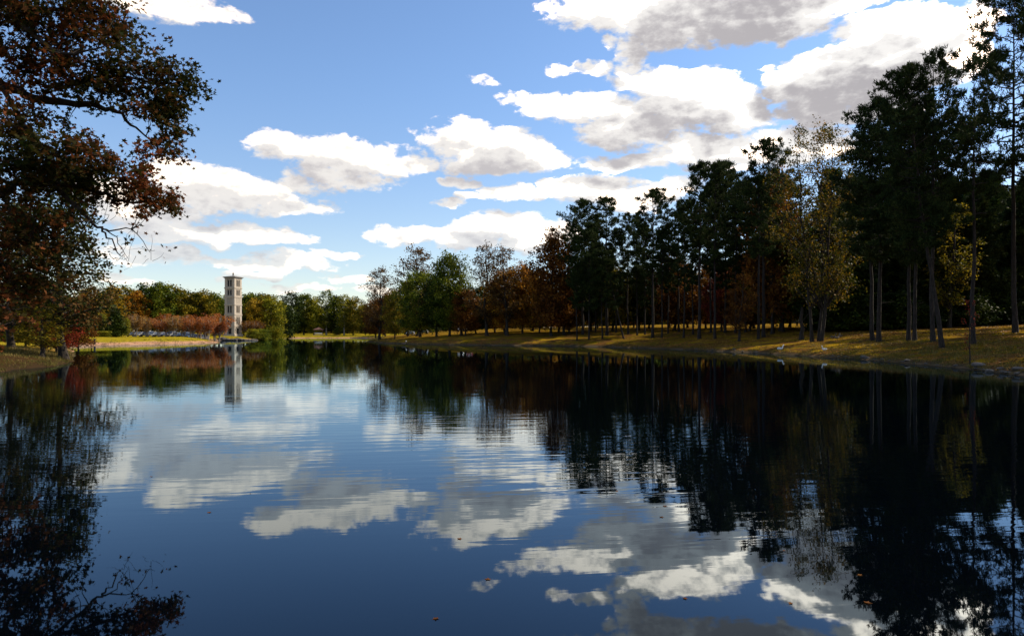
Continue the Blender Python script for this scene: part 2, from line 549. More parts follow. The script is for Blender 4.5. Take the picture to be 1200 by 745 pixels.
def leaves(cent, rng, per, sig, size, flat=.65, up=.5, shape='diamond'):
    """leaf faces scattered round the given cluster centres"""
    cent = np.asarray(cent, float)
    N = len(cent) * per
    c = np.repeat(cent, per, 0) + rng.normal(0, 1, (N, 3)) * np.array([sig, sig, sig * flat])
    nrm = rng.normal(0, 1, (N, 3)); nrm[:, 2] = np.abs(nrm[:, 2]) + up
    nrm /= np.linalg.norm(nrm, axis=1, keepdims=True)
    a = np.cross(nrm, rng.normal(0, 1, (N, 3))); a /= np.linalg.norm(a, axis=1, keepdims=True) + 1e-9
    b = np.cross(nrm, a)
    s = size * rng.uniform(.6, 1.35, (N, 1))
    if shape == 'diamond':
        outl = [(1, 0), (.1, .62), (-.8, .05), (0, -.6)]
    elif shape == 'lobed':
        outl = [(1.1, 0), (.35, .3), (.3, .8), (-.15, .35), (-.8, .45), (-.45, 0), (-.7, -.5), (-.1, -.35), (.35, -.75), (.4, -.25)]
    k = len(outl)
    V = np.stack([c + a * s * u + b * s * v + nrm * s * (.22 * abs(v) - .1) for (u, v) in outl], 1).reshape(-1, 3)
    F = np.arange(N * k).reshape(N, k)
    return V, F


def tufts(cent, dirs, rng, per, length, width):
    cent = np.asarray(cent, float)
    N = len(cent) * per
    c = np.repeat(cent, per, 0)
    d = rng.normal(0, 1, (N, 3)) + np.repeat(np.asarray(dirs, float), per, 0) * .9 + np.array([0, 0, .35])
    d /= np.linalg.norm(d, axis=1, keepdims=True)
    s = np.cross(d, rng.normal(0, 1, (N, 3))); s /= np.linalg.norm(s, axis=1, keepdims=True) + 1e-9
    L = length * rng.uniform(.6, 1.25, (N, 1))
    c = c + rng.normal(0, length * .25, (N, 3))
    V = np.stack([c - s * width, c + s * width, c + d * L], 1).reshape(-1, 3)
    return V, np.arange(N * 3).reshape(N, 3)


def env(u, kind):
    u = min(max(u, 0), 1)
    if kind == 'round': return math.sqrt(max(0, 1 - (2 * u - .85) ** 2 / 1.35))
    if kind == 'oval': return (math.sin(math.pi * (u * .86 + .1))) ** .7
    if kind == 'cone': return (1 - u) ** .75 * min(1, .5 + u * 5)
    if kind == 'vase': return .35 + .65 * math.sin(math.pi * min(1, u * .75 + .05))
    if kind == 'pine': return min(1, .35 + u * 1.6) * (1 - u ** 3.2) ** .8 * .95 + .05
    if kind == 'layer': return min(1, .55 + u * 1.4) * (1 - u) ** .62 + .05
    return 1


def broadleaf(seed, H=15, R=5, base=.25, shape='round', limbs=22, subs=5, per=14, leaf=.22, sig=.5, stems=1, gap=.1, rise=.35, trunk=None, twig=True, lshape='diamond'):
    rng = np.random.default_rng(seed)
    wd = Wood(); cents = []
    hb = H * base
    tr = trunk or H * .016 + .05
    for st in range(stems):
        ang0 = st * 6.283 / stems + rng.uniform(0, 1)
        lean = (0 if stems == 1 else R * .38)
        topx = np.array([math.cos(ang0) * lean, math.sin(ang0) * lean, H * .93]) + rng.normal(0, .02 * H, 3) * np.array([1, 1, 0])
        foot = np.array([math.cos(ang0), math.sin(ang0), 0]) * (0 if stems == 1 else tr * 1.6) + np.array([0, 0, -.5])
        tp = curve(foot, topx, rng, wob=.006 if stems > 1 else .009, n=14)
        tt = np.linspace(0, 1, 14)
        rr = (tr / math.sqrt(stems)) * (1 - tt) ** .8 + .015
        rr[0] *= 1.6; rr[1] *= 1.05
        wd.tube(tp, rr, 8)
        nl = limbs // stems
        for i in range(nl):
            u = (i + rng.uniform(0, 1)) / nl
            if rng.uniform() < gap: continue
            zt = hb + (H * .97 - hb) * u
            az_ = i * 2.399 + rng.uniform(-.5, .5)
            r = R * env(u, shape) * rng.uniform(.72, 1.12)
            zs = max(hb * .55, zt - r * rise * rng.uniform(.7, 1.5))
            j = np.interp(zs, tp[:, 2], np.arange(14)); p0 = tp[int(j)] * (1 - j % 1) + tp[min(13, int(j) + 1)] * (j % 1)
            p1 = np.array([p0[0] * .6 + math.cos(az_) * r, p0[1] * .6 + math.sin(az_) * r, zt])
            lp = curve(p0, p1, rng, bow=.08, wob=.03, n=6)
            lr = max(.02, tr * .34 * (1 - u * .65))
            wd.tube(lp, np.linspace(lr, .012, 6), 4)
            for k in range(subs + 1):
                s = 1.0 if k == subs else rng.uniform(.35, .98)
                q = lp[min(5, int(s * 5))]
                L = R * .30 * rng.uniform(.5, 1.2) * (.6 if k == subs else 1)
                dd = rng.normal(0, 1, 3); dd[2] = dd[2] * .55 + .25; dd[:2] += np.array([math.cos(az_), math.sin(az_)]) * .5
                dd /= np.linalg.norm(dd)
                q1 = q + dd * L
                if twig: wd.tube(curve(q, q1, rng, wob=.05, n=3), [lr * .4, lr * .25, .008], 3)
                cents.append(q1); cents.append(q + (q1 - q) * .55)
    V, F = leaves(cents, rng, per, sig, leaf, shape=lshape)
    keep = V.reshape(-1, F.shape[1], 3)[:, :, 2].min(1) > .1
    F = F[keep]
    return wd, V, F


def pine(seed, H=24, R=4, base=.45, shape='pine', nb=46, subs=6, per=9, length=.36, width=.045, gap=.12, droop=0.0, lean=(0, 0), trunk=None):
    rng = np.random.default_rng(seed)
    wd = Wood(); cents = []; dirs = []
    tr = trunk or H * .0095 + .04
    tp = curve((0, 0, -.5), (lean[0], lean[1], H), rng, wob=.0022, n=18)
    tt = np.linspace(0, 1, 18)
    rr = tr * (1 - tt * .93); rr[0] *= 1.35
    wd.tube(tp, rr, 8)
    hb = H * base
    stub = int(6 * base * 2)
    for i in range(stub):                       # dead stubs on the bare trunk
        z = rng.uniform(H * .18, hb); j = z / H * 17; p0 = tp[int(j)]
        a = rng.uniform(0, 6.28); L = rng.uniform(.4, 1.6)
        wd.tube(curve(p0, p0 + np.array([math.cos(a) * L, math.sin(a) * L, L * .1]), rng, wob=.05, n=3), [.035, .02, .008], 3)
    for i in range(nb):
        u = (i + rng.uniform(0, 1)) / nb
        if rng.uniform() < gap: continue
        z = hb + (H - hb) * u * .985
        a = i * 2.399 + rng.uniform(-.7, .7)
        r = R * env(u, shape) * rng.uniform(.5, 1.15)
        j = z / H * 17; p0 = tp[int(j)] * (1 - j % 1) + tp[min(17, int(j) + 1)] * (j % 1)
        rise = (.10 + .55 * u - droop) * r
        p1 = p0 + np.array([math.cos(a) * r, math.sin(a) * r, rise])
        lp = curve(p0, p1, rng, bow=-.04, wob=.035, n=6)
        lr = max(.02, tr * .26 * (1 - u * .6))
        wd.tube(lp, np.linspace(lr, .012, 6), 4)
        out_ = (p1 - p0) / (np.linalg.norm(p1 - p0) + 1e-6)
        ns = max(3, int(subs * (.45 + .6 * r / R)))
        for k in range(ns + 1):
            s = 1.0 if k == ns else rng.uniform(.3, 1.0)
            q = lp[min(5, int(round(s * 5)))]
            L = r * .33 * rng.uniform(.5, 1.2)
            dd = out_ + rng.normal(0, .75, 3) * np.array([1, 1, .35]) + np.array([0, 0, .1]); dd /= np.linalg.norm(dd)
            q1 = q + dd * L
            wd.tube([q, q1], [.018, .008], 3)
            for w_ in (1.0, .72, .45):
                cents.append(q + (q1 - q) * w_ + rng.normal(0, .24, 3) * np.array([1, 1, .35])); dirs.append(dd)
            e = np.cross(dd, [0, 0, 1.0])
            for sg in (-1, 1):
                c = q + (q1 - q) * .6 + e * sg * L * rng.uniform(.25, .8) + rng.normal(0, .12, 3)
                cents.append(c); dirs.append(dd + e * sg * .7)
    for i in range(10):
        cents.append(tp[-1] + rng.normal(0, .25, 3) - np.array([0, 0, .1 * i])); dirs.append(np.array([0, 0, 1.0]))
    V, F = tufts(cents, dirs, rng, per, length, width)
    return wd, V, F


KINDS = {}


def kind(name, gen):
    wd, V, F = gen
    KINDS[name] = (wd.mesh(name + '_trunk'), np_mesh(name + '_crown', V, [F]))


def add_tree(k, name, xyz, H, H0, bark, foliage, label, cat='tree', group=None, rz=None, wide=1.0, tilt=None):
    o = empty(name, xyz, rz if rz is not None else random.uniform(0, 6.28))
    s = H / H0
    o.scale = (s * wide, s * wide, s)
    if tilt: o.rotation_euler = (tilt[0], tilt[1], o.rotation_euler[2] if rz is None else rz)
    tm, cm = KINDS[k]
    link('trunk', tm, bark, o); link('crown', cm, foliage, o)
    tag(o, label, cat, group)
    return o


random.seed(5)
# bark and leaves
M['bark_dark'] = bark_mat('bark_dark', (.014, .011, .008), (.045, .034, .025))
M['bark_pine'] = bark_mat('bark_pine', (.013, .010, .008), (.042, .031, .024))
M['bark_pale'] = bark_mat('bark_pale', (.20, .17, .13), (.42, .37, .30))
M['bark_grey'] = bark_mat('bark_grey', (.022, .019, .015), (.065, .056, .045))
M['needle'] = leaf_mat('needle', [(.012, .022, .006), (.024, .038, .008), (.050, .062, .013)], .3, .12, .8)
M['needle_dark'] = leaf_mat('needle_dark', [(.011, .021, .005), (.020, .034, .008), (.046, .056, .013)], .3, .10, .8)
M['green'] = leaf_mat('green', [(.026, .048, .005), (.085, .115, .010), (.22, .22, .015)], .35, .4)
M['deep_green'] = leaf_mat('deep_green', [(.008, .018, .003), (.020, .036, .005), (.065, .080, .009)])
M['olive'] = leaf_mat('olive', [(.040, .052, .005), (.14, .120, .009), (.32, .22, .014)], .35, .4)
M['gold'] = leaf_mat('gold', [(.11, .09, .008), (.30, .19, .012), (.46, .27, .018)], .35, .4)
M['orange'] = leaf_mat('orange', [(.17, .065, .008), (.36, .14, .012), (.50, .26, .018)], .35, .45)
M['rust'] = leaf_mat('rust', [(.055, .024, .006), (.14, .048, .008), (.26, .11, .014)], .35, .4)
M['red'] = leaf_mat('red', [(.10, .015, .012), (.20, .03, .018), (.26, .07, .02)])
M['oak_leaf'] = leaf_mat('oak_leaf', [(.018, .028, .004), (.040, .030, .006), (.15, .042, .013)], .33, .36, .7)
M['gum_leaf'] = leaf_mat('gum_leaf', [(.020, .036, .006), (.045, .048, .009), (.09, .045, .012)], .4, .25, .7)
M['yellow_green'] = leaf_mat('yellow_green', [(.07, .09, .008), (.20, .20, .012), (.38, .31, .02)], .35, .4)
M['crimson'] = leaf_mat('crimson', [(.06, .030, .008), (.17, .022, .012), (.32, .05, .015)], .5, .4)
M['crape_dull'] = leaf_mat('crape_dull', [(.15, .07, .02), (.30, .14, .035), (.38, .24, .06)], .5, .4)
M['poplar_leaf'] = leaf_mat('poplar_leaf', [(.030, .038, .004), (.085, .078, .007), (.25, .13, .010)], .4, .4)
M['crape_leaf'] = leaf_mat('crape_leaf', [(.17, .045, .012), (.34, .095, .020), (.46, .18, .035)], .5, .4)
M['airy_leaf'] = leaf_mat('airy_leaf', [(.045, .028, .008), (.10, .05, .012), (.18, .10, .02)], .35, .4)

# near pines on the right bank: finer needles
kind('pine_a', pine(11, 24, 5.0, .34, nb=78, subs=9, per=11, width=.055, gap=.05))
kind('pine_b', pine(12, 24, 3.3, .50, nb=48, subs=7, per=11, width=.055, gap=.15))
kind('pine_c', pine(13, 24, 4.4, .42, nb=62, subs=8, per=11, width=.055, gap=.1))
kind('pine_d', pine(14, 24, 3.7, .34, nb=60, subs=7, per=10, width=.055, gap=.18))
kind('pine_layered', pine(15, 34, 9.4, .40, 'layer', nb=74, subs=11, per=13, length=.48, width=.06, gap=.08, droop=.10))
kind('pine_leaning', pine(16, 25, 5.6, .38, nb=88, subs=9, per=12, width=.055, gap=.03))
kind('pine_thin', pine(17, 24, 4.6, .42, nb=25, subs=8, per=12, width=.055, gap=.15))
kind('pine_far', pine(18, 24, 4.8, .26, nb=70, subs=8, per=9, length=.45, width=.08, gap=.06))
kind('pine_far2', pine(19, 24, 4.0, .38, nb=56, subs=8, per=9, length=.45, width=.08, gap=.12))
kind('wood_pine', pine(20, 26, 5.5, .04, 'layer', nb=80, subs=6, per=8, length=.8, width=.15, gap=.03))
# broadleaved trees
kind('round_a', broadleaf(31, 14, 5.5, .14, 'round', 56, 6, 15, .24, .55))
kind('round_b', broadleaf(32, 15, 5.0, .15, 'oval', 56, 6, 15, .24, .55))
kind('airy_a', broadleaf(33, 18, 4.6, .22, 'oval', 50, 6, 9, .20, .42, gap=.15, rise=.8))
kind('airy_b', broadleaf(34, 18, 4.0, .20, 'oval', 44, 6, 8, .20, .38, gap=.15, rise=.9))
kind('poplar', broadleaf(35, 22, 5.8, .26, 'round', 90, 6, 14, .14, .42, stems=3, gap=.1, rise=.9, trunk=.34))
kind('sapling', broadleaf(51, 18, 4.0, .25, 'oval', 12, 2, 3, .34, .5, gap=.1, rise=.9))
kind('low_bush', broadleaf(36, 4, 2.6, .02, 'round', 30, 4, 16, .16, .35, gap=0))
kind('sweetgum', broadleaf(37, 17, 5.2, .16, 'cone', 60, 6, 15, .17, .45, gap=.08, rise=.15))
# far trees with larger leaf faces
kind('far_a', broadleaf(41, 18, 6.5, .12, 'round', 46, 5, 12, .40, .75, twig=False))
kind('far_b', broadleaf(42, 18, 5.5, .15, 'oval', 44, 5, 11, .40, .75, twig=False))
kind('far_c', broadleaf(43, 18, 6.8, .20, 'round', 44, 5, 9, .38, .70, gap=.2, twig=False))
kind('far_d', broadleaf(44, 20, 5.0, .25, 'oval', 36, 5, 8, .36, .62, gap=.25, rise=.8, twig=False))
kind('vase', broadleaf(45, 6.4, 2.6, .46, 'vase', 42, 5, 8, .14, .26, stems=5, gap=.05, rise=1.2, trunk=.20))
kind('magnolia', broadleaf(46, 8, 3.3, .03, 'cone', 54, 5, 13, .26, .42, gap=0, rise=.1))

H0 = dict(pine_a=24, pine_b=24, pine_c=24, pine_d=24, pine_layered=34, pine_leaning=25, pine_thin=24, pine_far=24, pine_far2=24, wood_pine=26,
          round_a=14, round_b=15, airy_a=18, airy_b=18, poplar=22, low_bush=4, sweetgum=17, far_a=18, far_b=18, far_c=18, far_d=20, vase=6.4, magnolia=8, sapling=18)


def tree_at(k, name, base, top_py, bark, foliage, label, cat='tree', group=None, wide=1.0, rz=None):
    x, y, z = base
    H = EYE + (HOR - top_py) / FPX * y - z
    return add_tree(k, name, (x, y, z), H, H0[k], M[bark], M[foliage], label, cat, group, rz, wide)


# --- the tall pines and the poplar along the right bank
PG = 'tall pines along the right bank'
tree_at('pine_layered', 'pine_tree', col_at(1190, 70), -34, 'bark_pine', 'needle_dark', 'tallest pine at the right edge, wide layered boughs cut off by the frame', 'pine', PG, .66, .4)
tree_at('pine_thin', 'pine_tree', spot(1141, 403), 70, 'bark_pine', 'needle_dark', 'slim straight pine with bare lower trunk, just left of the tallest pine', 'pine', PG, .72)
o = tree_at('pine_leaning', 'pine_tree', spot(1104, 407), 78, 'bark_pine', 'needle_dark', 'thick pine leaning left over the lawn with a dense dark crown', 'pine', PG, .78, 0)
o.rotation_euler = (0, math.radians(-7.5), 0)
tree_at('pine_thin', 'pine_tree', spot(1094, 400), 63, 'bark_pine', 'needle_dark', 'straight pine rising right behind the leaning pine', 'pine', PG, .75)
tree_at('pine_a', 'pine_tree', spot(1072, 399), 128, 'bark_pine', 'needle_dark', 'right trunk of the pair of pines left of the leaning pine', 'pine', PG, .78)
tree_at('pine_c', 'pine_tree', spot(1065, 399), 150, 'bark_pine', 'needle_dark', 'left trunk of the pair of pines left of the leaning pine', 'pine', PG, .9)
tree_at('pine_a', 'pine_tree', spot(1030, 400), 118, 'bark_pine', 'needle_dark', 'dense pine with thick trunk, right one of the twin trunks beside the poplar', 'pine', PG, .92)
tree_at('pine_d', 'pine_tree', spot(1023, 399), 150, 'bark_pine', 'needle_dark', 'thinner pine, left one of the twin trunks beside the poplar', 'pine', PG, .9)
tree_at('poplar', 'poplar_tree', spot(957, 400), 143, 'bark_dark', 'poplar_leaf', 'tall three-stemmed tree with thin yellow-green leaves in front of the pines', 'tree', None, .76, .3)
tree_at('pine_c', 'pine_tree', spot(895, 395), 165, 'bark_pine', 'needle', 'thick-trunked pine with a ragged crown just left of the yellow-green tree', 'pine', PG, .85)
tree_at('pine_b', 'pine_tree', spot(889, 397), 205, 'bark_pine', 'needle', 'pine trunk touching the thick one left of the yellow-green tree', 'pine', PG, .85)
tree_at('round_b', 'autumn_tree', spot(905, 391), 205, 'bark_dark', 'rust', 'rust-brown tree hanging between the ragged pine and the yellow-green tree', 'tree', None, .55)
tree_at('airy_b', 'slender_tree', spot(866, 400), 318, 'bark_dark', 'rust', 'small slender tree with dull red leaves near the water, left of the ragged pine', 'tree', None, 1.0)
for (bx, by, ty, k, wd_, lb) in [
    (850, 390, 190, 'pine_far', .75, 'pine at the rear of the middle clump, right of the twin crowns'),
    (838, 397, 192, 'pine_c', .75, 'right one of the two pines with twin crowns in mid bank'),
    (833, 390, 215, 'pine_far2', .7, 'rear pine whose trunk shows between the twin crowned pines'),
    (820, 397, 190, 'pine_b', .95, 'left one of the two pines with twin crowns in mid bank'),
    (812, 392, 235, 'pine_far2', .7, 'lower pine standing behind the left twin crown'),
    (801, 396, 240, 'pine_d', .7, 'slim pine left of the twin crowned pines, foot in the brown leaves'),
    (765, 396, 223, 'pine_c', .95, 'broad irregular pine with tiered boughs, tallest left of the twin crowns'),
    (756, 392, 262, 'pine_far', .7, 'stout pine trunk just behind the tiered pine'),
    (776, 396, 268, 'pine_b', .8, 'thin pine directly right of the tiered pine'),
    (747, 393, 250, 'pine_d', .7, 'thin pine directly left of the tiered pine'),
    (711, 393, 230, 'pine_b', 1.05, 'pine with an open flat top and long bare trunk beside the dense dark pine'),
    (706, 397, 290, 'pine_d', .9, 'short pine in front of the flat-topped pine'),
    (690, 398, 262, 'pine_far', .8, 'pine filling the space between flat-topped and dense dark pines'),
    (683, 392, 235, 'pine_a', .95, 'dense dark pine, leftmost tall one of the pine row'),
    (676, 399, 300, 'pine_far2', .9, 'small pine at the foot of the dense dark pine, nearest the water'),
]:
    tree_at(k, 'pine_tree', spot(bx, by), ty, 'bark_pine', 'needle', lb, 'pine', PG, wd_)
for (px, Y, ty, k, wd_, lb) in [
    (667, 150, 262, 'pine_d', .8, 'pine just left of the dense dark pine, lower and thinner'), (698, 150, 262, 'pine_far2', .8, 'rear pine closing the gap right of the dense dark pine'), (722, 146, 268, 'pine_far2', .7, 'rear pine above the slanting trunk'),
    (736, 140, 250, 'pine_d', .8, 'rear pine between slanting trunk and tiered pine'), (783, 136, 262, 'pine_far2', .75, 'rear pine right of the tiered pine'), (796, 138, 236, 'pine_d', .85, 'tall rear pine between the tiered pine and the twin crowns'),
    (862, 120, 218, 'pine_c', .8, 'rear pine between the twin crowns and the ragged pine'), (874, 122, 212, 'pine_far2', .7, 'rear pine touching the left of the ragged pine'), (918, 118, 205, 'pine_far', .8, 'rear pine left of the three-stemmed tree')]:
    tree_at(k, 'pine_tree', col_at(px, Y), ty, 'bark_pine', 'needle', lb, 'pine', PG, wd_)
x, y, z = spot(731, 397)
o = add_tree('pine_far2', 'pine_tree', (x, y, z), 15.5, 24, M['bark_pine'], M['needle'], 'pine with a slanting trunk leaning left beside the flat-topped pine', 'pine', PG, 0, 1.1)
o.rotation_euler = (0, math.radians(-14), 0)

# --- airy and coloured trees in the middle of the picture
mid = [
    ('airy_a', 445, 398, 313, 'airy_leaf', .95, 'thin see-through tree at the left tip of the wooded bank'),
    ('round_a', 440, 396, 350, 'rust', .85, 'low rust-brown tree at the left tip of the wooded bank'),
    ('round_b', 462, 397, 342, 'olive', .8, 'olive-brown tree next to the left tip of the bank'),
    ('airy_a', 489, 394, 288, 'airy_leaf', 1.0, 'tall thin-crowned reddish tree rising over the green oaks'),
    ('round_a', 492, 395, 318, 'green', .95, 'broad green tree in the shade, left of the pointed green pair'),
    ('round_b', 478, 394, 330, 'olive', .8, 'brown-green tree behind the broad green tree'),
    ('round_b', 512, 394, 322, 'deep_green', .9, 'dark green tree right of the broad green tree'),
    ('round_b', 526, 394, 299, 'green', .75, 'left one of two pointed green trees'),
    ('airy_b', 541, 393, 296, 'green', .8, 'right one of two pointed green trees, more open'),
    ('round_a', 546, 393, 340, 'rust', .9, 'low rust tree under the open pointed tree'),
    ('airy_a', 571, 393, 286, 'airy_leaf', .9, 'sparse dark tree left of the orange mass, sky showing through'),
    ('airy_b', 594, 393, 285, 'airy_leaf', 1.0, 'second sparse tree rising out of the orange mass'),
    ('round_a', 592, 391, 316, 'orange', .85, 'orange tree at the left of the orange mass'),
    ('round_b', 613, 391, 312, 'orange', .8, 'bright orange oval tree in the centre of the orange mass'),
    ('round_a', 632, 390, 325, 'olive', .7, 'yellow-brown tree at the right of the orange mass'),
    ('round_b', 647, 394, 276, 'rust', .72, 'tall reddish-brown tree between the orange mass and the dark pines'),
    ('airy_a', 662, 392, 290, 'airy_leaf', .8, 'thin-leaved tree touching the left side of the dense dark pine'),
    ('round_a', 668, 391, 335, 'rust', .7, 'small russet tree under the dense dark pine'),
]
for (k, bx, by, ty, fo, wd_, lb) in mid:
    tree_at(k, 'autumn_tree', spot(bx, by), ty, 'bark_dark', fo, lb, 'tree', None, wd_)
for (bx, by, ty, k, fo, lb) in [
    (452, 394, 345, 'round_b', 'rust', 'rust-coloured tree just behind the olive-brown one near the tip of the bank'), (500, 391, 335, 'round_a', 'deep_green', 'dark tree in the shade behind the broad green tree'),
    (558, 391, 335, 'round_a', 'deep_green', 'dark low tree left of the orange mass'), (580, 389, 330, 'round_b', 'rust', 'reddish tree in front of the first sparse tree'), (624, 388, 318, 'round_a', 'orange', 'dull orange tree behind the centre of the orange mass'),
    (655, 389, 318, 'round_a', 'rust', 'brown tree behind the tall reddish-brown tree'), (692, 388, 300, 'round_b', 'deep_green', 'dark leafy tree behind the dense dark pine'), (718, 388, 310, 'round_a', 'olive', 'olive tree behind the slanting trunk'),
    (750, 387, 312, 'round_b', 'deep_green', 'dark leafy tree behind the tiered pine'), (790, 387, 300, 'round_a', 'rust', 'russet tree between the tiered pine and the twin crowns'), (845, 388, 320, 'round_b', 'red', 'dark red tree beneath the twin crowns'),
    (878, 388, 300, 'round_a', 'rust', 'brown tree just behind the ragged pine'), (915, 388, 250, 'round_b', 'olive', 'olive tree behind the dead trunk'), (972, 388, 250, 'round_a', 'deep_green', 'dark leafy tree right behind the three-stemmed tree'), (990, 386, 215, 'pine_far', 'needle_dark', 'dark pine behind the gap between three-stemmed tree and twin trunks')]:
    tree_at(k, 'shade_tree', spot(bx, by), ty, 'bark_dark', fo, lb, 'tree', None, .95)
# understorey behind the pines
under = [
    (610, 200, 345, 'olive'), (640, 195, 335, 'orange'), (668, 190, 330, 'deep_green'), (700, 185, 325, 'green'), (722, 175, 318, 'olive'),
    (742, 170, 330, 'orange'), (760, 165, 318, 'deep_green'), (784, 165, 320, 'olive'), (806, 160, 318, 'gold'), (828, 150, 312, 'orange'), (850, 150, 310, 'red'), (868, 140, 300, 'rust'), (884, 140, 290, 'deep_green'),
    (904, 130, 300, 'olive'), (925, 135, 290, 'deep_green'), (946, 130, 310, 'green'), (968, 125, 300, 'orange'), (985, 120, 290, 'deep_green'),
]
names = dict(olive='olive-brown', orange='orange', deep_green='dark green', green='green', gold='golden', red='dark red', rust='russet')
for i, (bx, Y, ty, fo) in enumerate(under):
    where = 'behind the pine row, ' + ['under the orange mass', 'left of the dense dark pine', 'behind the dense dark pine', 'below the flat-topped pine', 'right of the slanting trunk', 'left of the tiered pine', 'behind the tiered pine', 'between tiered pine and twin crowns',
             'left of the twin crowns', 'under the left twin crown', 'right of the twin crowns', 'just left of the ragged pine', 'behind the ragged pine', 'right of the ragged pine', 'left of the three-stemmed tree',
             'behind the three-stemmed tree', 'right of the three-stemmed tree', 'at the start of the dark wood'][i]
    tree_at(['round_a', 'round_b'][i % 2], 'understorey_tree', col_at(bx, Y), ty, 'bark_dark', fo, names[fo] + ' smaller tree ' + where, 'tree', None, random.uniform(.8, 1.0))

# the dark wood closing the lawn on the right
rw = random.Random(9)
for i in range(34):
    t = i / 33
    px = 975 + 250 * t + rw.uniform(-5, 5)
    Y = rw.uniform(104, 128) - 8 * t + (22 if i % 2 else 0)
    top = rw.uniform(214, 262) if i % 3 else rw.uniform(196, 225)
    tree_at('wood_pine', 'wood_tree', col_at(px, Y), top, 'bark_dark', 'needle' if i % 3 else 'deep_green',
            'dark evergreen of the shaded wood closing the lawn at the right', 'tree', 'trees of the dark wood behind the right lawn', 1.0)
for i in range(26):
    px = 965 + 265 * i / 25; Y = rw.uniform(98, 106)
    add_tree('low_bush', 'shrub', col_at(px, Y), rw.uniform(3.2, 5.2), 4, M['bark_dark'], M['deep_green'], 'dark shrub at the foot of the shaded wood on the right', 'shrub', 'shrubs edging the dark wood', None, 1.1)
tree_at('airy_b', 'golden_tree', col_at(1112, 97), 234, 'bark_dark', 'olive', 'yellow-green tree top lit between the leaning pine and the slim pine', 'tree', None, .8)

# wood beyond the trunks in the centre
for i in range(26):
    px = 600 + 370 * i / 25 + rw.uniform(-6, 6)
    tree_at(['far_a', 'far_b', 'far_c'][i % 3], 'wood_tree', col_at(px, rw.uniform(235, 290)), rw.uniform(338, 356) - max(0, px - 800) * .12, 'bark_dark', rw.choice(['deep_green', 'green', 'olive', 'orange']),
            'distant tree of the wood glimpsed between the pine trunks', 'tree', 'distant trees glimpsed between the trunks', .8)

for i in range(70):
    px = 310 + 690 * i / 69 + rw.uniform(-4, 4)
    if 425 < px < 520 and i % 3 == 0: continue
    add_tree('low_bush', 'thicket_shrub', col_at(px, rw.uniform(300, 330) if px > 520 else rw.uniform(405, 430)), rw.uniform(7.5, 11.5), 4, M['bark_dark'], M[rw.choice(['deep_green', 'deep_green', 'olive', 'rust', 'gold'] if px > 630 else ['deep_green', 'deep_green', 'olive'])],
             'shrub of the distant thicket seen under the crowns', 'shrub', 'shrubs of the distant thicket', None, 1.3)
# --- far shore: wood behind the tower
far = [
    (105, 240, 338, 'far_a', 'gold', 'golden tree peeping out right of the oak boughs'), (124, 235, 342, 'far_b', 'deep_green', 'dark green tree beside the golden one at left'),
    (132, 225, 336, 'far_b', 'gold', 'golden-topped tree behind the dark magnolia'), (150, 240, 338, 'far_a', 'olive', 'olive tree right of the golden-topped tree'),
    (158, 236, 342, 'far_c', 'orange', 'orange-tinged crown at the left of the wood across the lake'), (172, 245, 335, 'far_a', 'deep_green', 'dark green crown behind the left half of the russet row'),
    (190, 240, 332, 'far_b', 'green', 'highest green crown behind the russet row'), (206, 246, 337, 'far_a', 'olive', 'olive crown right of the highest green crown'),
    (221, 250, 343, 'far_c', 'deep_green', 'thin dark crown midway along the russet row'), (236, 250, 342, 'far_a', 'olive', 'olive round crown left of the tower'),
    (252, 255, 344, 'far_b', 'green', 'green crown touching the left side of the tower'), (290, 262, 345, 'far_b', 'green', 'green crown touching the right side of the tower'),
    (300, 252, 352, 'far_a', 'gold', 'golden tree right of the tower'), (318, 254, 349, 'far_a', 'yellow_green', 'yellow-green tree leaning to the water right of the tower'),
    (308, 300, 345, 'far_c', 'deep_green', 'dark tree top behind the golden trees by the tower'), (342, 345, 343, 'far_c', 'deep_green', 'dark green tree at the left of the far cove'),
    (356, 355, 345, 'far_b', 'green', 'green tree second in the far cove'), (368, 352, 350, 'far_a', 'yellow_green', 'yellow-green lower tree in the far cove'),
    (382, 356, 339, 'far_d', 'green', 'tall pale-trunked tree in the far cove'), (395, 360, 347, 'far_b', 'deep_green', 'dark tree behind the pale trunks of the far cove'),
    (403, 350, 345, 'far_d', 'yellow_green', 'tall light green tree with pale trunk near the right of the far cove'), (414, 352, 350, 'far_a', 'olive', 'olive tree at the right end of the far cove'),
    (330, 290, 356, 'far_a', 'deep_green', 'dark tree at the water between golden trees and cove'), (428, 345, 358, 'far_a', 'olive', 'low olive tree where cove meets wooded bank'),
    (450, 350, 352, 'far_b', 'green', 'green tree seen behind the left tip of the wooded bank'), (475, 340, 352, 'far_a', 'deep_green', 'dark tree behind the tall thin-crowned reddish tree'),
    (505, 330, 350, 'far_b', 'olive', 'olive tree far behind the dark green tree'), (535, 320, 350, 'far_a', 'green', 'green tree far behind the pointed pair'),
    (565, 310, 352, 'far_b', 'olive', 'olive tree far behind the first sparse tree'), (590, 300, 352, 'far_a', 'deep_green', 'dark tree far behind the orange mass'),
]
for (px, Y, ty, k, fo, lb) in far:
    tree_at(k, 'far_tree', col_at(px, Y), ty, 'bark_pale' if 'pale' in lb else 'bark_grey', fo, lb, 'tree', None, random.uniform(.85, 1.05))
for i in range(20):
    px = 60 + 250 * i / 19
    tree_at(['far_a', 'far_b'][i % 2], 'wood_tree', col_at(px + rw.uniform(-4, 4), rw.uniform(262, 290)), rw.uniform(344, 352), 'bark_dark', rw.choice(['deep_green', 'green', 'olive']),
            'tree in the rear of the wood beyond the car park', 'tree', 'rear trees of the wood beyond the car park', 1.0)
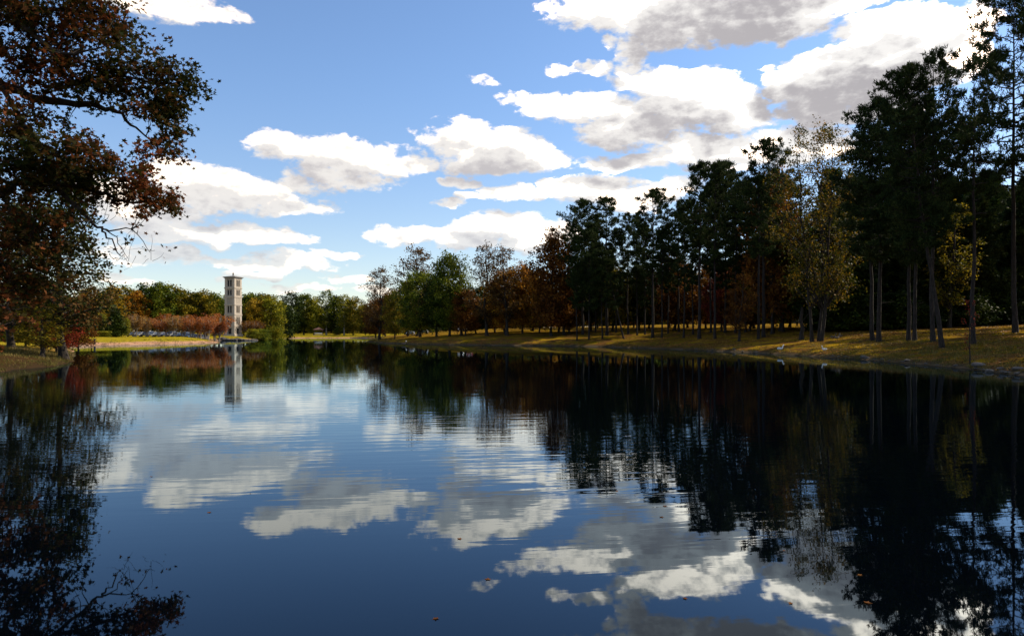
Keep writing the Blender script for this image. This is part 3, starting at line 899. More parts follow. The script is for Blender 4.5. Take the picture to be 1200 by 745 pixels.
for i in range(16):
    px = 330 + 290 * i / 15
    tree_at(['far_a', 'far_b'][i % 2], 'wood_tree', col_at(px, rw.uniform(385, 410)), rw.uniform(352, 360), 'bark_dark', rw.choice(['deep_green', 'green', 'olive']),
            'tree in the hazy rear of the wood beyond the far cove', 'tree', 'rear trees of the wood beyond the cove', 1.05)

# --- russet vase-shaped row in front of the car park
row = [(158, 186), (172, 192), (186, 187), (196, 193), (205, 187), (215, 193), (224.5, 188), (234, 194), (243, 189), (254, 205), (262, 246), (291, 242), (301, 238)]
ordn = ['first', 'second', 'third', 'fourth', 'fifth', 'sixth', 'seventh', 'eighth', 'ninth', 'tenth', 'eleventh']
for i, (px, Y) in enumerate(row):
    lb = (ordn[i] + ' from the left in the russet vase-shaped row by the car park') if i < 11 else ['dark red vase-shaped tree just right of the tower', 'dark red vase-shaped tree second to the right of the tower'][i - 11]
    tree_at('vase', 'crape_myrtle', col_at(px, Y), (369.5 + rw.uniform(-3, 3.5)) if i < 11 else 375, 'bark_pale', ('crape_dull' if i in (0, 1, 4) else 'crape_leaf') if i < 10 else 'rust', lb, 'tree', 'russet vase-shaped trees by the car park', rw.uniform(.9, 1.2))
tree_at('magnolia', 'magnolia_tree', col_at(136, 178), 364, 'bark_dark', 'deep_green', 'dark glossy broad conical tree at the left end of the russet row', 'tree', None, 1.0)
tree_at('round_a', 'small_tree', col_at(119, 180), 368, 'bark_pale', 'yellow_green', 'small yellow-green tree with pale stems behind the clipped hedge', 'tree', None, .8)
tree_at('round_b', 'small_tree', col_at(148, 182), 373, 'bark_pale', 'yellow_green', 'little yellow tree between the dark conical tree and the russet row', 'tree', None, .7)
for (px, Y, H, fo, lb) in [(98, 172, 3.2, 'green', 'low green bush above the left end of the clipped hedge'), (109, 176, 4.2, 'deep_green', 'dark bluish bush behind the clipped hedge'), (126, 176, 2.6, 'deep_green', 'small dark bush at the right end of the hedge'),
                           (297, 232, 3.2, 'yellow_green', 'yellow-green bush at the foot of the dark red trees by the tower'), (306, 236, 4.0, 'green', 'green bush at the water right of the tower'), (322, 268, 5.5, 'yellow_green', 'bright bush overhanging the water beside the cove'),
                           (395, 350, 3.0, 'green', 'green bush beneath the pale trunked trees')]:
    add_tree('low_bush', 'bush', col_at(px, Y), H, 4, M['bark_dark'], M[fo], lb, 'bush', None, None, 1.2)


# ------------------------------------------------------------------ the great oak leaning in from the left bank
def P3(px, py, Y): return np.array([(px - 600) / FPX * Y, Y, EYE + (HOR - py) / FPX * Y])


def great_oak():
    rng = np.random.default_rng(77)
    base = np.array([-22.6, 20.0, gz(-22.6, 20.0)])
    wd = Wood()
    tp = curve(base - [0, 0, .5], base + [1.2, .8, 15.5], rng, wob=.012, n=14)
    wd.tube(tp, np.linspace(.62, .10, 14) * np.array([1.35] + [1] * 13), 12)
    limbs = []

    def limb(pts, r0, r1, n=18):
        pts = np.array(pts)
        t = np.linspace(0, len(pts) - 1, n); i = np.minimum(t.astype(int), len(pts) - 2); f = (t - i)[:, None]
        # smooth through the points
        pm = np.vstack([2 * pts[0] - pts[1], pts, 2 * pts[-1] - pts[-2]])
        a, b, c, d = pm[i], pm[i + 1], pm[i + 2], pm[i + 3]
        q = .5 * (2 * b + (c - a) * f + (2 * a - 5 * b + 4 * c - d) * f ** 2 + (3 * b - 3 * c + d - a) * f ** 3)
        q[1:-1] += rng.normal(0, .035, (n - 2, 3))
        wd.tube(q, np.linspace(r0, r1, n), 7)
        limbs.append(q)
        return q
    T = lambda z: base + np.array([1.2, .8, 15.5]) * (z / 15.5)
    limb([T(7.2), P3(-90, 75, 21), P3(0, 99, 21.6), P3(32, 113, 22), P3(70, 121, 22.2), P3(112, 123, 22.4), P3(135, 131, 22.6), P3(154, 144, 22.8), P3(180, 167, 23)], .21, .02, 26)
    limb([P3(66, 104, 22), P3(96, 94, 22.4), P3(132, 90, 22.8), P3(190, 97, 23.4), P3(240, 103, 23.6)], .07, .012)
    limb([P3(132, 90, 22.8), P3(170, 78, 22.6), P3(212, 72, 22.4)], .03, .01, 8)
    limb([P3(135, 131, 22.6), P3(165, 130, 23.2), P3(205, 140, 23.6)], .03, .01, 8)
    limb([T(4.6), P3(-80, 236, 21), P3(0, 224, 21.4), P3(24, 216, 21.8), P3(60, 213, 22.2), P3(102, 222, 22.6), P3(150, 236, 23), P3(205, 240, 23.3)], .19, .015, 24)
    q = limb([P3(58, 213, 22.2), P3(84, 237, 21.8), P3(104, 257, 21.6), P3(119, 268, 21.5), P3(128, 280, 21.4), P3(142, 300, 21.3)], .075, .012)
    limb([P3(119, 268, 21.5), P3(132, 270, 21.6), P3(150, 267, 21.8), P3(168, 280, 22), P3(176, 296, 22)], .03, .006, 10)
    limb([P3(104, 257, 21.6), P3(116, 262, 21.2), P3(128, 252, 21)], .02, .006, 6)
    limb([P3(119, 268, 21.5), P3(138, 282, 21.2), P3(150, 303, 21)], .022, .005, 8)
    limb([T(9.5), P3(-120, -20, 20.5), P3(-40, -10, 21), P3(40, 12, 21.6), P3(100, 12, 22), P3(148, 26, 22.4)], .18, .015, 20)
    limb([P3(-20, -10, 21), P3(50, 50, 20.8), P3(90, 62, 20.6), P3(135, 50, 20.4)], .08, .012)
    limb([T(12), P3(-150, -150, 20), P3(-40, -160, 20.6), P3(60, -110, 21)], .15, .02)
    limb([T(3.9), P3(-120, 320, 20.6), P3(-30, 306, 21), P3(20, 318, 21.4), P3(52, 345, 21.6)], .14, .012)
    limb([P3(-30, 306, 21), P3(0, 345, 20.6), P3(18, 380, 20.4)], .05, .01)
    limb([P3(0, 99, 21.6), P3(30, 150, 21), P3(60, 175, 20.8), P3(105, 180, 20.6), P3(135, 192, 20.6)], .08, .012)
    limb([P3(0, 224, 21.4), P3(20, 262, 20.9), P3(45, 285, 20.7)], .06, .012)
    limb([T(10), np.array([-26, 24, 13.5]), np.array([-29, 27, 14.5])], .16, .03)
    limb([T(8), np.array([-26, 17, 11]), np.array([-30, 14, 12])], .16, .03)
    limb([T(9), np.array([-20, 15, 11.5]), np.array([-18, 11, 12.5])], .15, .03)
    masses = [  # px, py, half width, half height, Y, clusters
        (10, 15, 60, 50, 21.2, 95), (75, 25, 55, 38, 21.8, 100), (125, 15, 28, 26, 22.2, 42), (135, 44, 22, 12, 22.2, 18), (40, 75, 60, 35, 21.4, 70),
        (105, 88, 40, 20, 22.5, 44), (95, 112, 30, 10, 22.2, 10), (160, 84, 34, 14, 22.8, 36), (190, 78, 24, 10, 22.8, 18), (216, 98, 22, 10, 23.5, 20), (243, 103, 7, 4, 23.6, 4), (190, 112, 34, 14, 23.3, 38), (207, 122, 18, 9, 23.6, 12),
        (187, 138, 26, 14, 23.4, 26), (200, 158, 16, 11, 23.4, 13), (182, 165, 12, 8, 23, 5), (117, 133, 5, 4, 22.4, 2), (192, 178, 26, 10, 23.2, 15), (148, 112, 22, 16, 22.8, 22),
        (20, 140, 50, 32, 21, 66), (95, 170, 18, 12, 20.8, 12), (120, 187, 28, 18, 20.8, 32), (60, 185, 45, 28, 21, 70), (160, 205, 28, 14, 22.4, 24), (150, 228, 46, 14, 22.9, 36), (190, 238, 20, 10, 23.2, 16), (198, 245, 9, 6, 23.3, 5), (165, 190, 8, 5, 22.4, 3),
        (15, 205, 45, 35, 20.8, 66), (88, 215, 40, 20, 22.2, 36), (35, 262, 46, 30, 20.8, 62), (0, 300, 40, 34, 20.8, 50), (20, 345, 34, 26, 20.9, 36), (48, 330, 28, 26, 21.4, 24), (5, 385, 22, 14, 20.4, 12), (62, 292, 26, 20, 21.2, 18), (170, 252, 16, 6, 22, 6), (155, 268, 14, 8, 21.9, 2),
        (-110, 40, 80, 110, 20, 70), (-120, 230, 70, 80, 20, 50), (20, -90, 110, 60, 20.8, 90), (-130, -150, 120, 90, 20, 90), (60, -200, 100, 60, 20.5, 50),
    ]
    Lp = np.concatenate(limbs)
    cents = []
    for (px, py, rx, ry, Y, n) in masses:
        c = P3(px, py, Y); ax = np.array([rx / FPX * Y, 1.5 if rx > 20 else .5, ry / FPX * Y])
        for _ in range(int(n * (.66 if px > -50 else .5))):
            d = rng.normal(0, 1, 3); d /= np.linalg.norm(d); d *= rng.uniform(0, 1) ** .45
            p = c + d * ax
            j = np.argmin(((Lp - p) ** 2).sum(1)); L = Lp[j]
            if np.linalg.norm(L - p) < 2.3: wd.tube(curve(L, p, rng, bow=-.05, wob=.06, n=4), [.020, .014, .009, .005], 3)
            cents.append(p)
            for e in range(2): cents.append(p + rng.normal(0, .22, 3))
    for (px, py, Y) in [(142, 300, 21.3), (150, 303, 21), (176, 296, 22), (128, 252, 21), (160, 262, 22)]:   # nearly bare twig ends
        e = P3(px, py, Y)
        for _ in range(4): wd.tube(curve(e + rng.normal(0, .12, 3), e + rng.normal(0, .38, 3), rng, wob=.08, n=4), [.008, .006, .005, .003], 3)
    V, F = leaves(cents, rng, 10, .135, .094, .8, .3, 'lobed')
    e2 = [P3(*a) + rng.normal(0, .3, 3) for a in [(150, 300, 21), (176, 296, 22), (165, 285, 22), (140, 296, 21.3), (186, 290, 22)] for _ in range(3)]
    V2, F2 = leaves(e2, rng, 2, .1, .07, .8, .3, 'lobed')
    F = np.concatenate([F, F2 + len(V)]); V = np.concatenate([V, V2])
    o = empty('oak_tree', tuple(base))
    tag(o, 'huge dark oak with reddish-brown leaves reaching in over the water from the left edge', 'tree')
    t = link('trunk', wd.mesh('oak_trunk'), M['bark_dark'], o); t.location = tuple(-base)
    c = link('crown', np_mesh('oak_crown', V, [F]), M['oak_leaf'], o); c.location = tuple(-base)


great_oak()

# trees of the left point
tree_at('sweetgum', 'sweetgum_tree', col_at(76, 60), 190, 'bark_dark', 'gum_leaf', 'conical olive-brown tree with a straight trunk, behind the oak boughs on the left point', 'tree', None, 1.0, 1.0)
tree_at('sweetgum', 'sweetgum_tree', col_at(14, 64), 235, 'bark_dark', 'gum_leaf', 'olive-brown tree filling the left edge under the oak boughs', 'tree', None, 1.1, 2.0)
tree_at('airy_b', 'slender_tree', spot(49, 418), 352, 'bark_dark', 'olive', 'small thin tree with drooping twigs at the water edge of the left point', 'tree', None, 2.1)
tree_at('round_a', 'small_tree', spot(66, 413), 350, 'bark_dark', 'crimson', 'bushy crimson tree at the tip of the left point', 'tree', None, 1.05)
tree_at('round_a', 'small_tree', col_at(30, 74), 352, 'bark_dark', 'olive', 'low olive tree behind the thin waterside tree', 'tree', None, 1.1)
tree_at('round_a', 'small_tree', col_at(92, 100), 345, 'bark_dark', 'rust', 'rust-brown tree behind the crimson tree, touching the clipped hedge', 'tree', None, .8)
tree_at('far_b', 'small_tree', col_at(60, 150), 330, 'bark_dark', 'deep_green', 'dark green tree behind the conical olive-brown tree', 'tree', None, .9)
tree_at('far_a', 'small_tree', col_at(14, 200), 335, 'bark_dark', 'green', 'green tree behind the house with the red roof', 'tree', None, 1.0)
for (px, Y, H, fo, lb) in [(8, 92, 2.2, 'yellow_green', 'yellow shrub at the left edge before the house'), (26, 94, 2.0, 'yellow_green', 'second yellow shrub from the left edge'), (44, 96, 1.8, 'gold', 'golden low shrub behind the thin waterside tree')]:
    add_tree('low_bush', 'shrub', col_at(px, Y), H, 4, M['bark_dark'], M[fo], lb, 'shrub', None, None, 1.6)

# dead snag and sapling on the right bank
def snag():
    rng = np.random.default_rng(5)
    x, y, z = spot(939, 398)
    H = (398 - 360) / FPX * y
    wd = Wood()
    wd.tube(curve((0, 0, -.3), (.1, 0, H), rng, wob=.02, n=10), np.linspace(.30, .17, 10) * np.array([1.5, 1.15] + [1] * 7 + [.7]), 9)
    o = empty('dead_trunk', (x, y, z)); tag(o, 'short broken dead trunk standing left of the three-stemmed tree', 'dead tree')
    link('trunk', wd.mesh('dead_trunk'), M['bark_dark'], o)
    w2 = Wood(); w2.tube(curve((0, 0, H * .55), (.9, 0, H * .8), rng, n=4), [.09, .07, .05, .03], 5)
    link('branch', w2.mesh('dead_branch'), M['bark_dark'], o)


snag()
tree_at('sapling', 'sapling', spot(1137, 427), 335, 'bark_dark', 'red', 'thin sapling with a few red leaves at the muddy edge of the right bank', 'sapling', None, .45)

# ------------------------------------------------------------------ bell tower
M['stone'] = plain('stone', (.34, .29, .225), .85, 1.6, .22)
M['stone_trim'] = plain('stone_trim', (.45, .385, .30), .8, 3, .15)
M['louvre'] = plain('louvre', (.012, .012, .012), .8, 5, .3)
M['roof_metal'] = plain('roof_metal', (.22, .20, .17), .6, 3, .3)
M['rock'] = plain('rock', (.085, .072, .058), .9, 2.0, .5)


def bell_tower():
    X, Y = -98.0, 240.0
    z0 = gz(X, Y) - .1
    o = empty('bell_tower', (X, Y, z0), math.radians(-15))
    tag(o, 'tall slender pale stone bell tower with paired arched openings on the far shore', 'tower')
    S = 4.0; hs = S / 2; t = .45
    zs = lambda py: EYE + (HOR - py) / FPX * Y - z0
    # storeys: bottom of openings, top of openings
    storeys = [(zs(379.5), zs(371.5)), (zs(366.5), zs(358.5)), (zs(346.2), zs(339.8)), (zs(335.8), zs(328.3))]
    bands = [0, zs(382), zs(368.6), zs(357), zs(348), zs(337.6), zs(325.8)]
    MB().box((0, 0, bands[-1] / 2), (S - 2 * t, S - 2 * t, bands[-1] - .2)).build('dark_inside', M['louvre'], o)  # near-black box standing in for the shade inside the shaft
    faces = [(0, -1), (1, 0), (0, 1), (-1, 0)]
    # corner piers
    for sx in (-1, 1):
        for sy in (-1, 1):
            MB().box((sx * (hs - .42), sy * (hs - .42), bands[-1] / 2), (.84, .84, bands[-1]), 0, .04).build('corner_pier', M['stone_trim'], o)
    opens = storeys
    for fi, (nx, ny) in enumerate(faces):
        rz = math.atan2(nx, -ny)
        w = MB()
        Rm = Matrix.Rotation(rz, 4, 'Z')

        def fb(u, z, du, dz, dep=t, off=0):
            c = Rm @ Vector((u, -(hs - dep / 2 - .03 + off), z)); w.box(c, (du, dep, dz), rz)
        prev = zs(384.0) + .0
        inner = S - 1.68
        # ground storey with a tall arched doorway
        fb(0, zs(383.2), inner, .9)
        for s in (-1, 1): fb(s * (inner / 2 - .22), zs(383.6) / 2, .44, zs(383.6))
        lo = zs(383.2) + .45
        ow = .62
        for (a, b) in opens:
            fb(0, (lo + a) / 2, inner, a - lo)
            for u in (-inner / 2 + .17, 0, inner / 2 - .17): fb(u, (a + b) / 2, .34, b - a)
            for u in (-.58, .58):                                # round heads
                for k in range(5):
                    al = math.pi * (k + .5) / 5
                    fb(u + math.cos(al) * .42, b - .40 + math.sin(al) * .42, .15, .16, .40)
            lo = b
        fb(0, (lo + bands[-1]) / 2, inner, bands[-1] - lo)
        w.build('wall', M['stone'], o)
        for (a, b) in opens:
            for u in (-.58, .58):
                m = MB(); c = Rm @ Vector((u, -(hs - t + .06), (a + b) / 2)); m.box(c, (.82, .06, b - a), rz)
                for k in range(7):
                    c = Rm @ Vector((u, -(hs - t + .13), a + (b - a) * (k + .5) / 7)); m.box(c, (.8, .10, .05), rz)
                m.build('window', M['louvre'], o)
    for zb in bands[1:-1]:
        MB().box((0, 0, zb), (S + .34, S + .34, .30), 0, .06).box((0, 0, zb - .24), (S + .16, S + .16, .18)).build('cornice', M['stone_trim'], o)
    MB().box((0, 0, .35), (S + .7, S + .7, .9), 0, .08).build('base', M['stone_trim'], o)
    zt = bands[-1]
    r = MB().box((0, 0, zt), (S + .5, S + .5, .3), 0, .05).box((0, 0, zt + .24), (S + .95, S + .95, .2), 0, .04)
    r.box((0, 0, zt + .34 + .25), (S + .85, S + .85, .5), 0, 0, .12)
    r.build('roof', M['roof_metal'], o)
    MB().cyl((0, 0, zt + .7), (0, 0, zt + 1.6), .30, .24, 10).ball((0, 0, zt + 1.65), (.3, .3, .25)).build('finial', M['roof_metal'], o)


bell_tower()


def rock_mesh(seed, r=1.0):
    rng = random.Random(seed)
    b = bmesh.new(); bmesh.ops.create_icosphere(b, subdivisions=2, radius=r)
    for v in b.verts:
        f = 1 + .22 * math.sin(v.co.x * 3.1 + seed) * math.cos(v.co.y * 2.7 - seed) + rng.uniform(-.10, .10)
        v.co *= f; v.co.z *= .6
    me = bpy.data.meshes.new('rock'); b.to_mesh(me); b.free()
    return me


rocks = [rock_mesh(i) for i in range(5)]
rr = random.Random(3)


def rock(x, y, s, label, group, name='rock'):
    o = link(name, rocks[rr.randrange(5)], M['rock']); o.location = (x, y, max(.0, gz(x, y)) + s * .08)
    o.scale = (s * rr.uniform(.8, 1.3), s * rr.uniform(.8, 1.2), s * rr.uniform(.7, 1.1)); o.rotation_euler = (0, 0, rr.uniform(0, 6.28))
    tag(o, label, 'rock', group)


for i in range(22):      # rubble edging under the tower
    t = i / 21
    x = -84.5 + (-96.5 + 84.5) * t; y = 225.5 - 4 * math.sin(t * 3.1)
    rock(x, y, rr.uniform(.6, 1.0), 'boulder of the stone edging at the water below the tower', 'boulders below the tower')
for (px, py, s, lb) in [(1148, 430, .42, 'largest pale rock at the muddy edge below the slim pine'), (1193, 434, .30, 'flat pale rock at the right edge of the muddy bank'), (1012, 420.5, .32, 'dark rock at the water below the twin trunks'),
                        (1017, 421, .22, 'small dark rock right beside the one below the twin trunks'), (1172, 434, .24, 'small rock between the two pale rocks of the muddy edge'), (1063, 424, .20, 'small rock at the water below the leaning pine'),
                        (1120, 430, .18, 'little rock left of the red sapling'), (1160, 438, .3, 'half sunk rock just off the muddy edge'), (860, 411, .3, 'lone stone at the water below the slender dull red tree')]:
    x, y, z = spot(px, py - 1.5); rock(x, y, s, lb, 'rocks on the right bank')

for i in range(46):
    px = rr.uniform(700, 1199); py = float(np.interp(px, [700, 800, 900, 1000, 1060, 1140, 1200], [405, 408.5, 413.5, 419, 424.5, 432, 439]))
    x, y, z = spot(px, py - rr.uniform(0, .7)); rock(x, y, rr.uniform(.07, .17), 'small stone scattered along the muddy edge of the right bank', 'small stones along the right bank', 'stone')

# ------------------------------------------------------------------ parked cars
def paint(name, c):
    def b(t, out):
        p = principled(t, out, (*c, 1), .3, metal=.1, spec=.5); p.inputs['Coat Weight'].default_value = .6
    return material(name, b)


M['glass'] = paint('glass', (.02, .025, .03)); M['tyre'] = plain('tyre', (.015, .015, .015), .9); M['rim'] = plain('rim', (.4, .4, .42), .35, 5, .1, .8)
M['lamp'] = plain('lamp_lens', (.7, .7, .68), .2, 3, .05); M['chrome'] = plain('trim', (.05, .05, .05), .4)
PA = [('white', (.22, .22, .21)), ('dark blue', (.03, .06, .16)), ('silver', (.16, .165, .17)), ('black', (.015, .015, .018)), ('pale blue', (.09, .15, .22)), ('grey', (.16, .17, .18)), ('dark red', (.22, .02, .02))]


def car_meshes(tall):
    """a car facing -Y, nose towards the lake"""
    H = 1.68 if tall else 1.42
    side = [(-2.15, .32), (-2.2, .62), (-2.05, .80), (-1.15, .92), (-.45, H - .04), (.2, H), (1.1 if not tall else 1.7, H - .06), (1.85 if not tall else 2.15, .98), (2.2, .90), (2.22, .40), (2.1, .28)]
    b = bmesh.new()
    prof = [(.0, 1.0), (.0, 1.0)]
    rows = []
    for sx in (-.90, -.86, .86, .90):
        inset = abs(sx) > .88
        row = []
        for (y, z) in side:
            zz = z; yy = y * (.985 if inset else 1)
            xx = sx
            if z > .93: xx = sx * (1 - (z - .93) * .38)
            row.append(b.verts.new((xx, yy, zz - (.02 if inset and z > .6 else 0))))
        rows.append(row)
    n = len(side)
    for a, c in zip(rows[:-1], rows[1:]):
        for i in range(n): b.faces.new((a[i], a[(i + 1) % n], c[(i + 1) % n], c[i]))
    b.faces.new(rows[0]); b.faces.new(rows[-1][::-1])
    bmesh.ops.recalc_face_normals(b, faces=b.faces)
    me = bpy.data.meshes.new('car_body'); b.to_mesh(me); b.free()
    return me, H, tall


CARM = [car_meshes(False), car_meshes(True)]
_shared = {}


def car(px, Y, pi, tall, label):
    me, H, tl = CARM[tall]
    x, y, z = col_at(px, Y)
    o = empty('parked_car', (x, y, z), random.uniform(-.05, .05) + math.atan2(x, y) * .3)
    tag(o, label, 'car', 'cars parked behind the russet row')
    nm, c = PA[pi]
    if nm not in M: M[nm] = paint('paint_' + nm.replace(' ', '_'), c)
    link('body', me, M[nm], o)
    key = tall
    if key not in _shared:
        d = {}
        w = MB().poly([(-.70, -1.10, .97), (.70, -1.10, .97), (.60, -.53, H - .10), (-.60, -.53, H - .10)], (0, -.03, .03)); w_o = w.build('windscreen', M['glass'])
        d['windscreen'] = [(w_o.data, (0, 0, 0), 'glass')]; bpy.data.objects.remove(w_o)
        e = 1.25 if tall else .95
        w = MB().poly([(.89, -.95, .98), (.89, e + .35, .98), (.75, e, H - .12), (.75, -.42, H - .12)], (.03, 0, .01)).build('side_window', M['glass'])
        w2 = MB().poly([(-.89, -.95, .98), (-.89, e + .35, .98), (-.75, e, H - .12), (-.75, -.42, H - .12)], (-.03, 0, .01)).build('side_window', M['glass'])
        d['side_window'] = [(w.data, (0, 0, 0), 'glass'), (w2.data, (0, 0, 0), 'glass')]; bpy.data.objects.remove(w); bpy.data.objects.remove(w2)
        ty = MB().cyl((-.11, 0, 0), (.11, 0, 0), .33, .33, 16).build('wheel', M['tyre']); ri = MB().cyl((-.12, 0, 0), (.12, 0, 0), .2, .2, 12).build('rim', M['rim'])
        d['wheel'] = ty.data; d['rim'] = ri.data; bpy.data.objects.remove(ty); bpy.data.objects.remove(ri)
        h = MB().box((0, 0, 0), (.36, .08, .14), 0, .03).build('headlight', M['lamp']); d['headlight'] = [(h.data, (-.62, -2.17, .66), 'lamp'), (h.data, (.62, -2.17, .66), 'lamp')]; bpy.data.objects.remove(h)
        g = MB().box((0, -2.18, .58), (.7, .08, .12), 0, .02).box((0, -2.2, .40), (1.5, .1, .12), 0, .03).build('grille', M['chrome']); d['grille'] = [(g.data, (0, 0, 0), 'chrome')]; bpy.data.objects.remove(g)
        _shared[key] = d
    d = _shared[key]
    for k in ('windscreen', 'side_window', 'headlight', 'grille'):
        for (m_, loc, mt) in d[k]: link(k, m_, M[mt], o, loc)
    for sx in (-.84, .84):
        for yy in (-1.38, 1.35):
            wh = link('wheel', d['wheel'], M['tyre'], o, (sx, yy, .33)); link('rim', d['rim'], M['rim'], wh)


for i, (px, pi, tall, lb) in enumerate([(157, 3, 0, 'black car leftmost in the car park'), (165, 0, 0, 'white car near the left end of the russet row'), (173, 3, 1, 'black tall car right of the leftmost white car'), (180, 5, 0, 'grey car under the third russet tree'),
                                        (189, 2, 0, 'silver car under the third and fourth russet trees'), (195, 1, 0, 'dark blue car right of the silver car'), (201, 0, 1, 'white van-like car in the middle of the car park'), (209, 4, 0, 'pale blue car right of the white van-like car'),
                                        (216, 1, 1, 'dark blue tall car under the sixth russet tree'), (222.5, 4, 0, 'second pale blue car, behind the seventh russet trunk'), (230, 3, 0, 'black car left of the last pale car'), (237, 2, 1, 'last pale silver car at the right of the car park')]):
    car(px, 200 + (i % 3) * .6, pi, tall, lb)
for i, (px, pi, lb) in enumerate([(481, 0, 'white car seen under the broad green tree'), (497, 2, 'silver car seen under the dark green tree'), (540, 0, 'white car seen under the pointed green pair'), (550, 6, 'dark red car under the open pointed tree')]):
    x, y, z = col_at(px, 205); car(px, 205, pi, 0, lb)

# ------------------------------------------------------------------ buildings, hedge, small furniture
M['brick'] = plain('brick_wall', (.33, .13, .08), .85, 3, .3); M['shingle'] = plain('brown_shingle', (.11, .05, .035), .8, 4, .3); M['tile'] = plain('roof_tile', (.50, .18, .12), .8, 4, .3)
M['white'] = plain('white_paint', (.75, .74, .70), .6, 4, .08); M['timber'] = plain('timber', (.16, .09, .05), .8, 6, .3); M['black_metal'] = plain('black_metal', (.02, .02, .02), .5)


def house():
    x, y = (-3 - 600) / FPX * 158, 158
    z = gz(x, y)
    o = empty('brick_house', (x, y, z), .25); tag(o, 'red-roofed brick house mostly hidden by leaves at the left edge', 'house')
    MB().box((0, 0, 1.9), (15, 9, 3.8)).build('wall', M['brick'], o)
    r = MB(); r.poly([(-8, -5, 3.8), (-8, 5, 3.8), (-8, 0, 6.6)], (16, 0, 0)).build('roof', M['tile'], o)
    for u in (-5.5, -2.5, 2.5, 5.5):
        f = MB().box((u, -4.56, 2.1), (1.4, .14, 1.7)).build('window', M['white'], o)
        MB().box((u, -4.66, 2.1), (1.15, .1, 1.45)).build('pane', M['glass'], f)
    d = MB().box((0, -4.56, 1.15), (1.2, .14, 2.3)).build('door', M['white'], o)
    for u in (-1.6, 1.6): MB().cyl((u, -6, 0), (u, -6, 3.3), .14).build('porch_column', M['white'], o)
    MB().box((0, -5.4, 3.42), (4.2, 1.9, .25)).build('porch_roof', M['white'], o)


house()


def shelter():
    x, y = (373 - 600) / FPX * 342, 342; z = gz(x, y)
    o = empty('picnic_shelter', (x, y, z), .3); tag(o, 'small open shelter with a dark brown roof among the trees of the far cove', 'shelter')
    for sx in (-1.9, 1.9):
        for sy in (-1.5, 1.5): MB().cyl((sx, sy, 0), (sx, sy, 2.7), .10).build('post', M['timber'], o)
    MB().box((0, 0, 3.3), (5.4, 4.4, 1.3), 0, 0, .1).build('roof', M['shingle'], o)
    MB().box((0, 0, .12), (4.8, 3.9, .24)).build('floor', M['stone'], o)
    MB().box((0, -1.5, .95), (3.7, .08, .5)).build('railing', M['white'], o)


shelter()


def hedge():
    """clipped hedge: a boxy mass of small leaves"""
    x0, y0, _ = col_at(92, 165); x1, y1, _ = col_at(128, 165)
    rng = np.random.default_rng(8)
    L = x1 - x0; n = 900
    c = np.stack([rng.uniform(0, L, n), rng.uniform(0, 1.3, n), rng.uniform(.1, 1.25, n)], -1)
    side = rng.integers(0, 3, n); c[side == 0, 2] = 1.2; c[side == 1, 1] = .05
    V, F = leaves(c, rng, 7, .09, .10, 1, .3)
    z = gz((x0 + x1) / 2, y0)
    o = empty('clipped_hedge', (x0, y0, z)); tag(o, 'long low clipped bright green hedge on the lawn left of the dark conical tree', 'hedge')
    link('foliage', np_mesh('hedge', V, [F]), M['yellow_green'], o)
    w = Wood(); w.tube([(0, .6, .15), (L, .6, .15)], [.08, .08]); w.tube([(0, .6, .6), (L, .6, .6)], [.05, .05])
    link('stem', w.mesh('hedge_stem'), M['bark_dark'], o)


hedge()
x, y, z = spot(111, 403.6)
o = MB().cyl((0, 0, -.3), (0, 0, .95), .17, .17, 10).box((0, 0, 1.0), (.42, .42, .12), 0, .03).build('drain_post', M['black_metal']); o.location = (x, y, z)
tag(o, 'short black post standing on the bare clay bank at left', 'post')


def picnic_table(px, py, label, rz):
    x, y, z = spot(px, py)
    o = empty('picnic_table', (x, y, z), rz); tag(o, label, 'table')
    for k in range(4): MB().box((0, -.31 + k * .205, .74), (1.9, .18, .045), 0, .008).build('plank', M['timber'], o)
    for s in (-1, 1):
        MB().box((0, s * .72, .44), (1.9, .26, .045), 0, .008).build('bench', M['timber'], o)
        MB().cyl((s * .65, -.72, 0), (s * .65, .22, .72), .05, .05, 6).cyl((s * .65, .72, 0), (s * .65, -.22, .72), .05, .05, 6).cyl((s * .65, -.8, .40), (s * .65, .8, .40), .04, .04, 6).build('leg', M['timber'], o)


picnic_table(1126, 383, 'dark wooden picnic table on the lawn behind the slim pine', .2)
picnic_table(1158, 381, 'second dark picnic table on the lawn, farther right under the wood', .6)

# ------------------------------------------------------------------ people walking on the lawn
M['skin'] = plain('skin', (.50, .32, .24), .6, 8, .08); M['hair'] = plain('hair', (.04, .025, .015), .8)
M['shirt_white'] = plain('white_shirt', (.78, .77, .74), .8, 9, .06); M['shirt_pink'] = plain('pink_shirt', (.50, .25, .27), .8, 9, .1); M['trousers'] = plain('dark_trousers', (.03, .035, .05), .85)


def skin_mesh(name, verts, edges, radii, mat, parent, sub=1):
    me = bpy.data.meshes.new(name); me.from_pydata(verts, edges, [])
    o = link(name, me, None, parent)
    md = o.modifiers.new('skin', 'SKIN')
    for i, r in enumerate(radii):
        v = me.skin_vertices[0].data[i]; v.radius = (r, r) if not isinstance(r, tuple) else r
    me.skin_vertices[0].data[0].use_root = True
    o.modifiers.new('sub', 'SUBSURF').levels = sub; o.modifiers['sub'].render_levels = sub
    me.materials.append(mat)
    return o


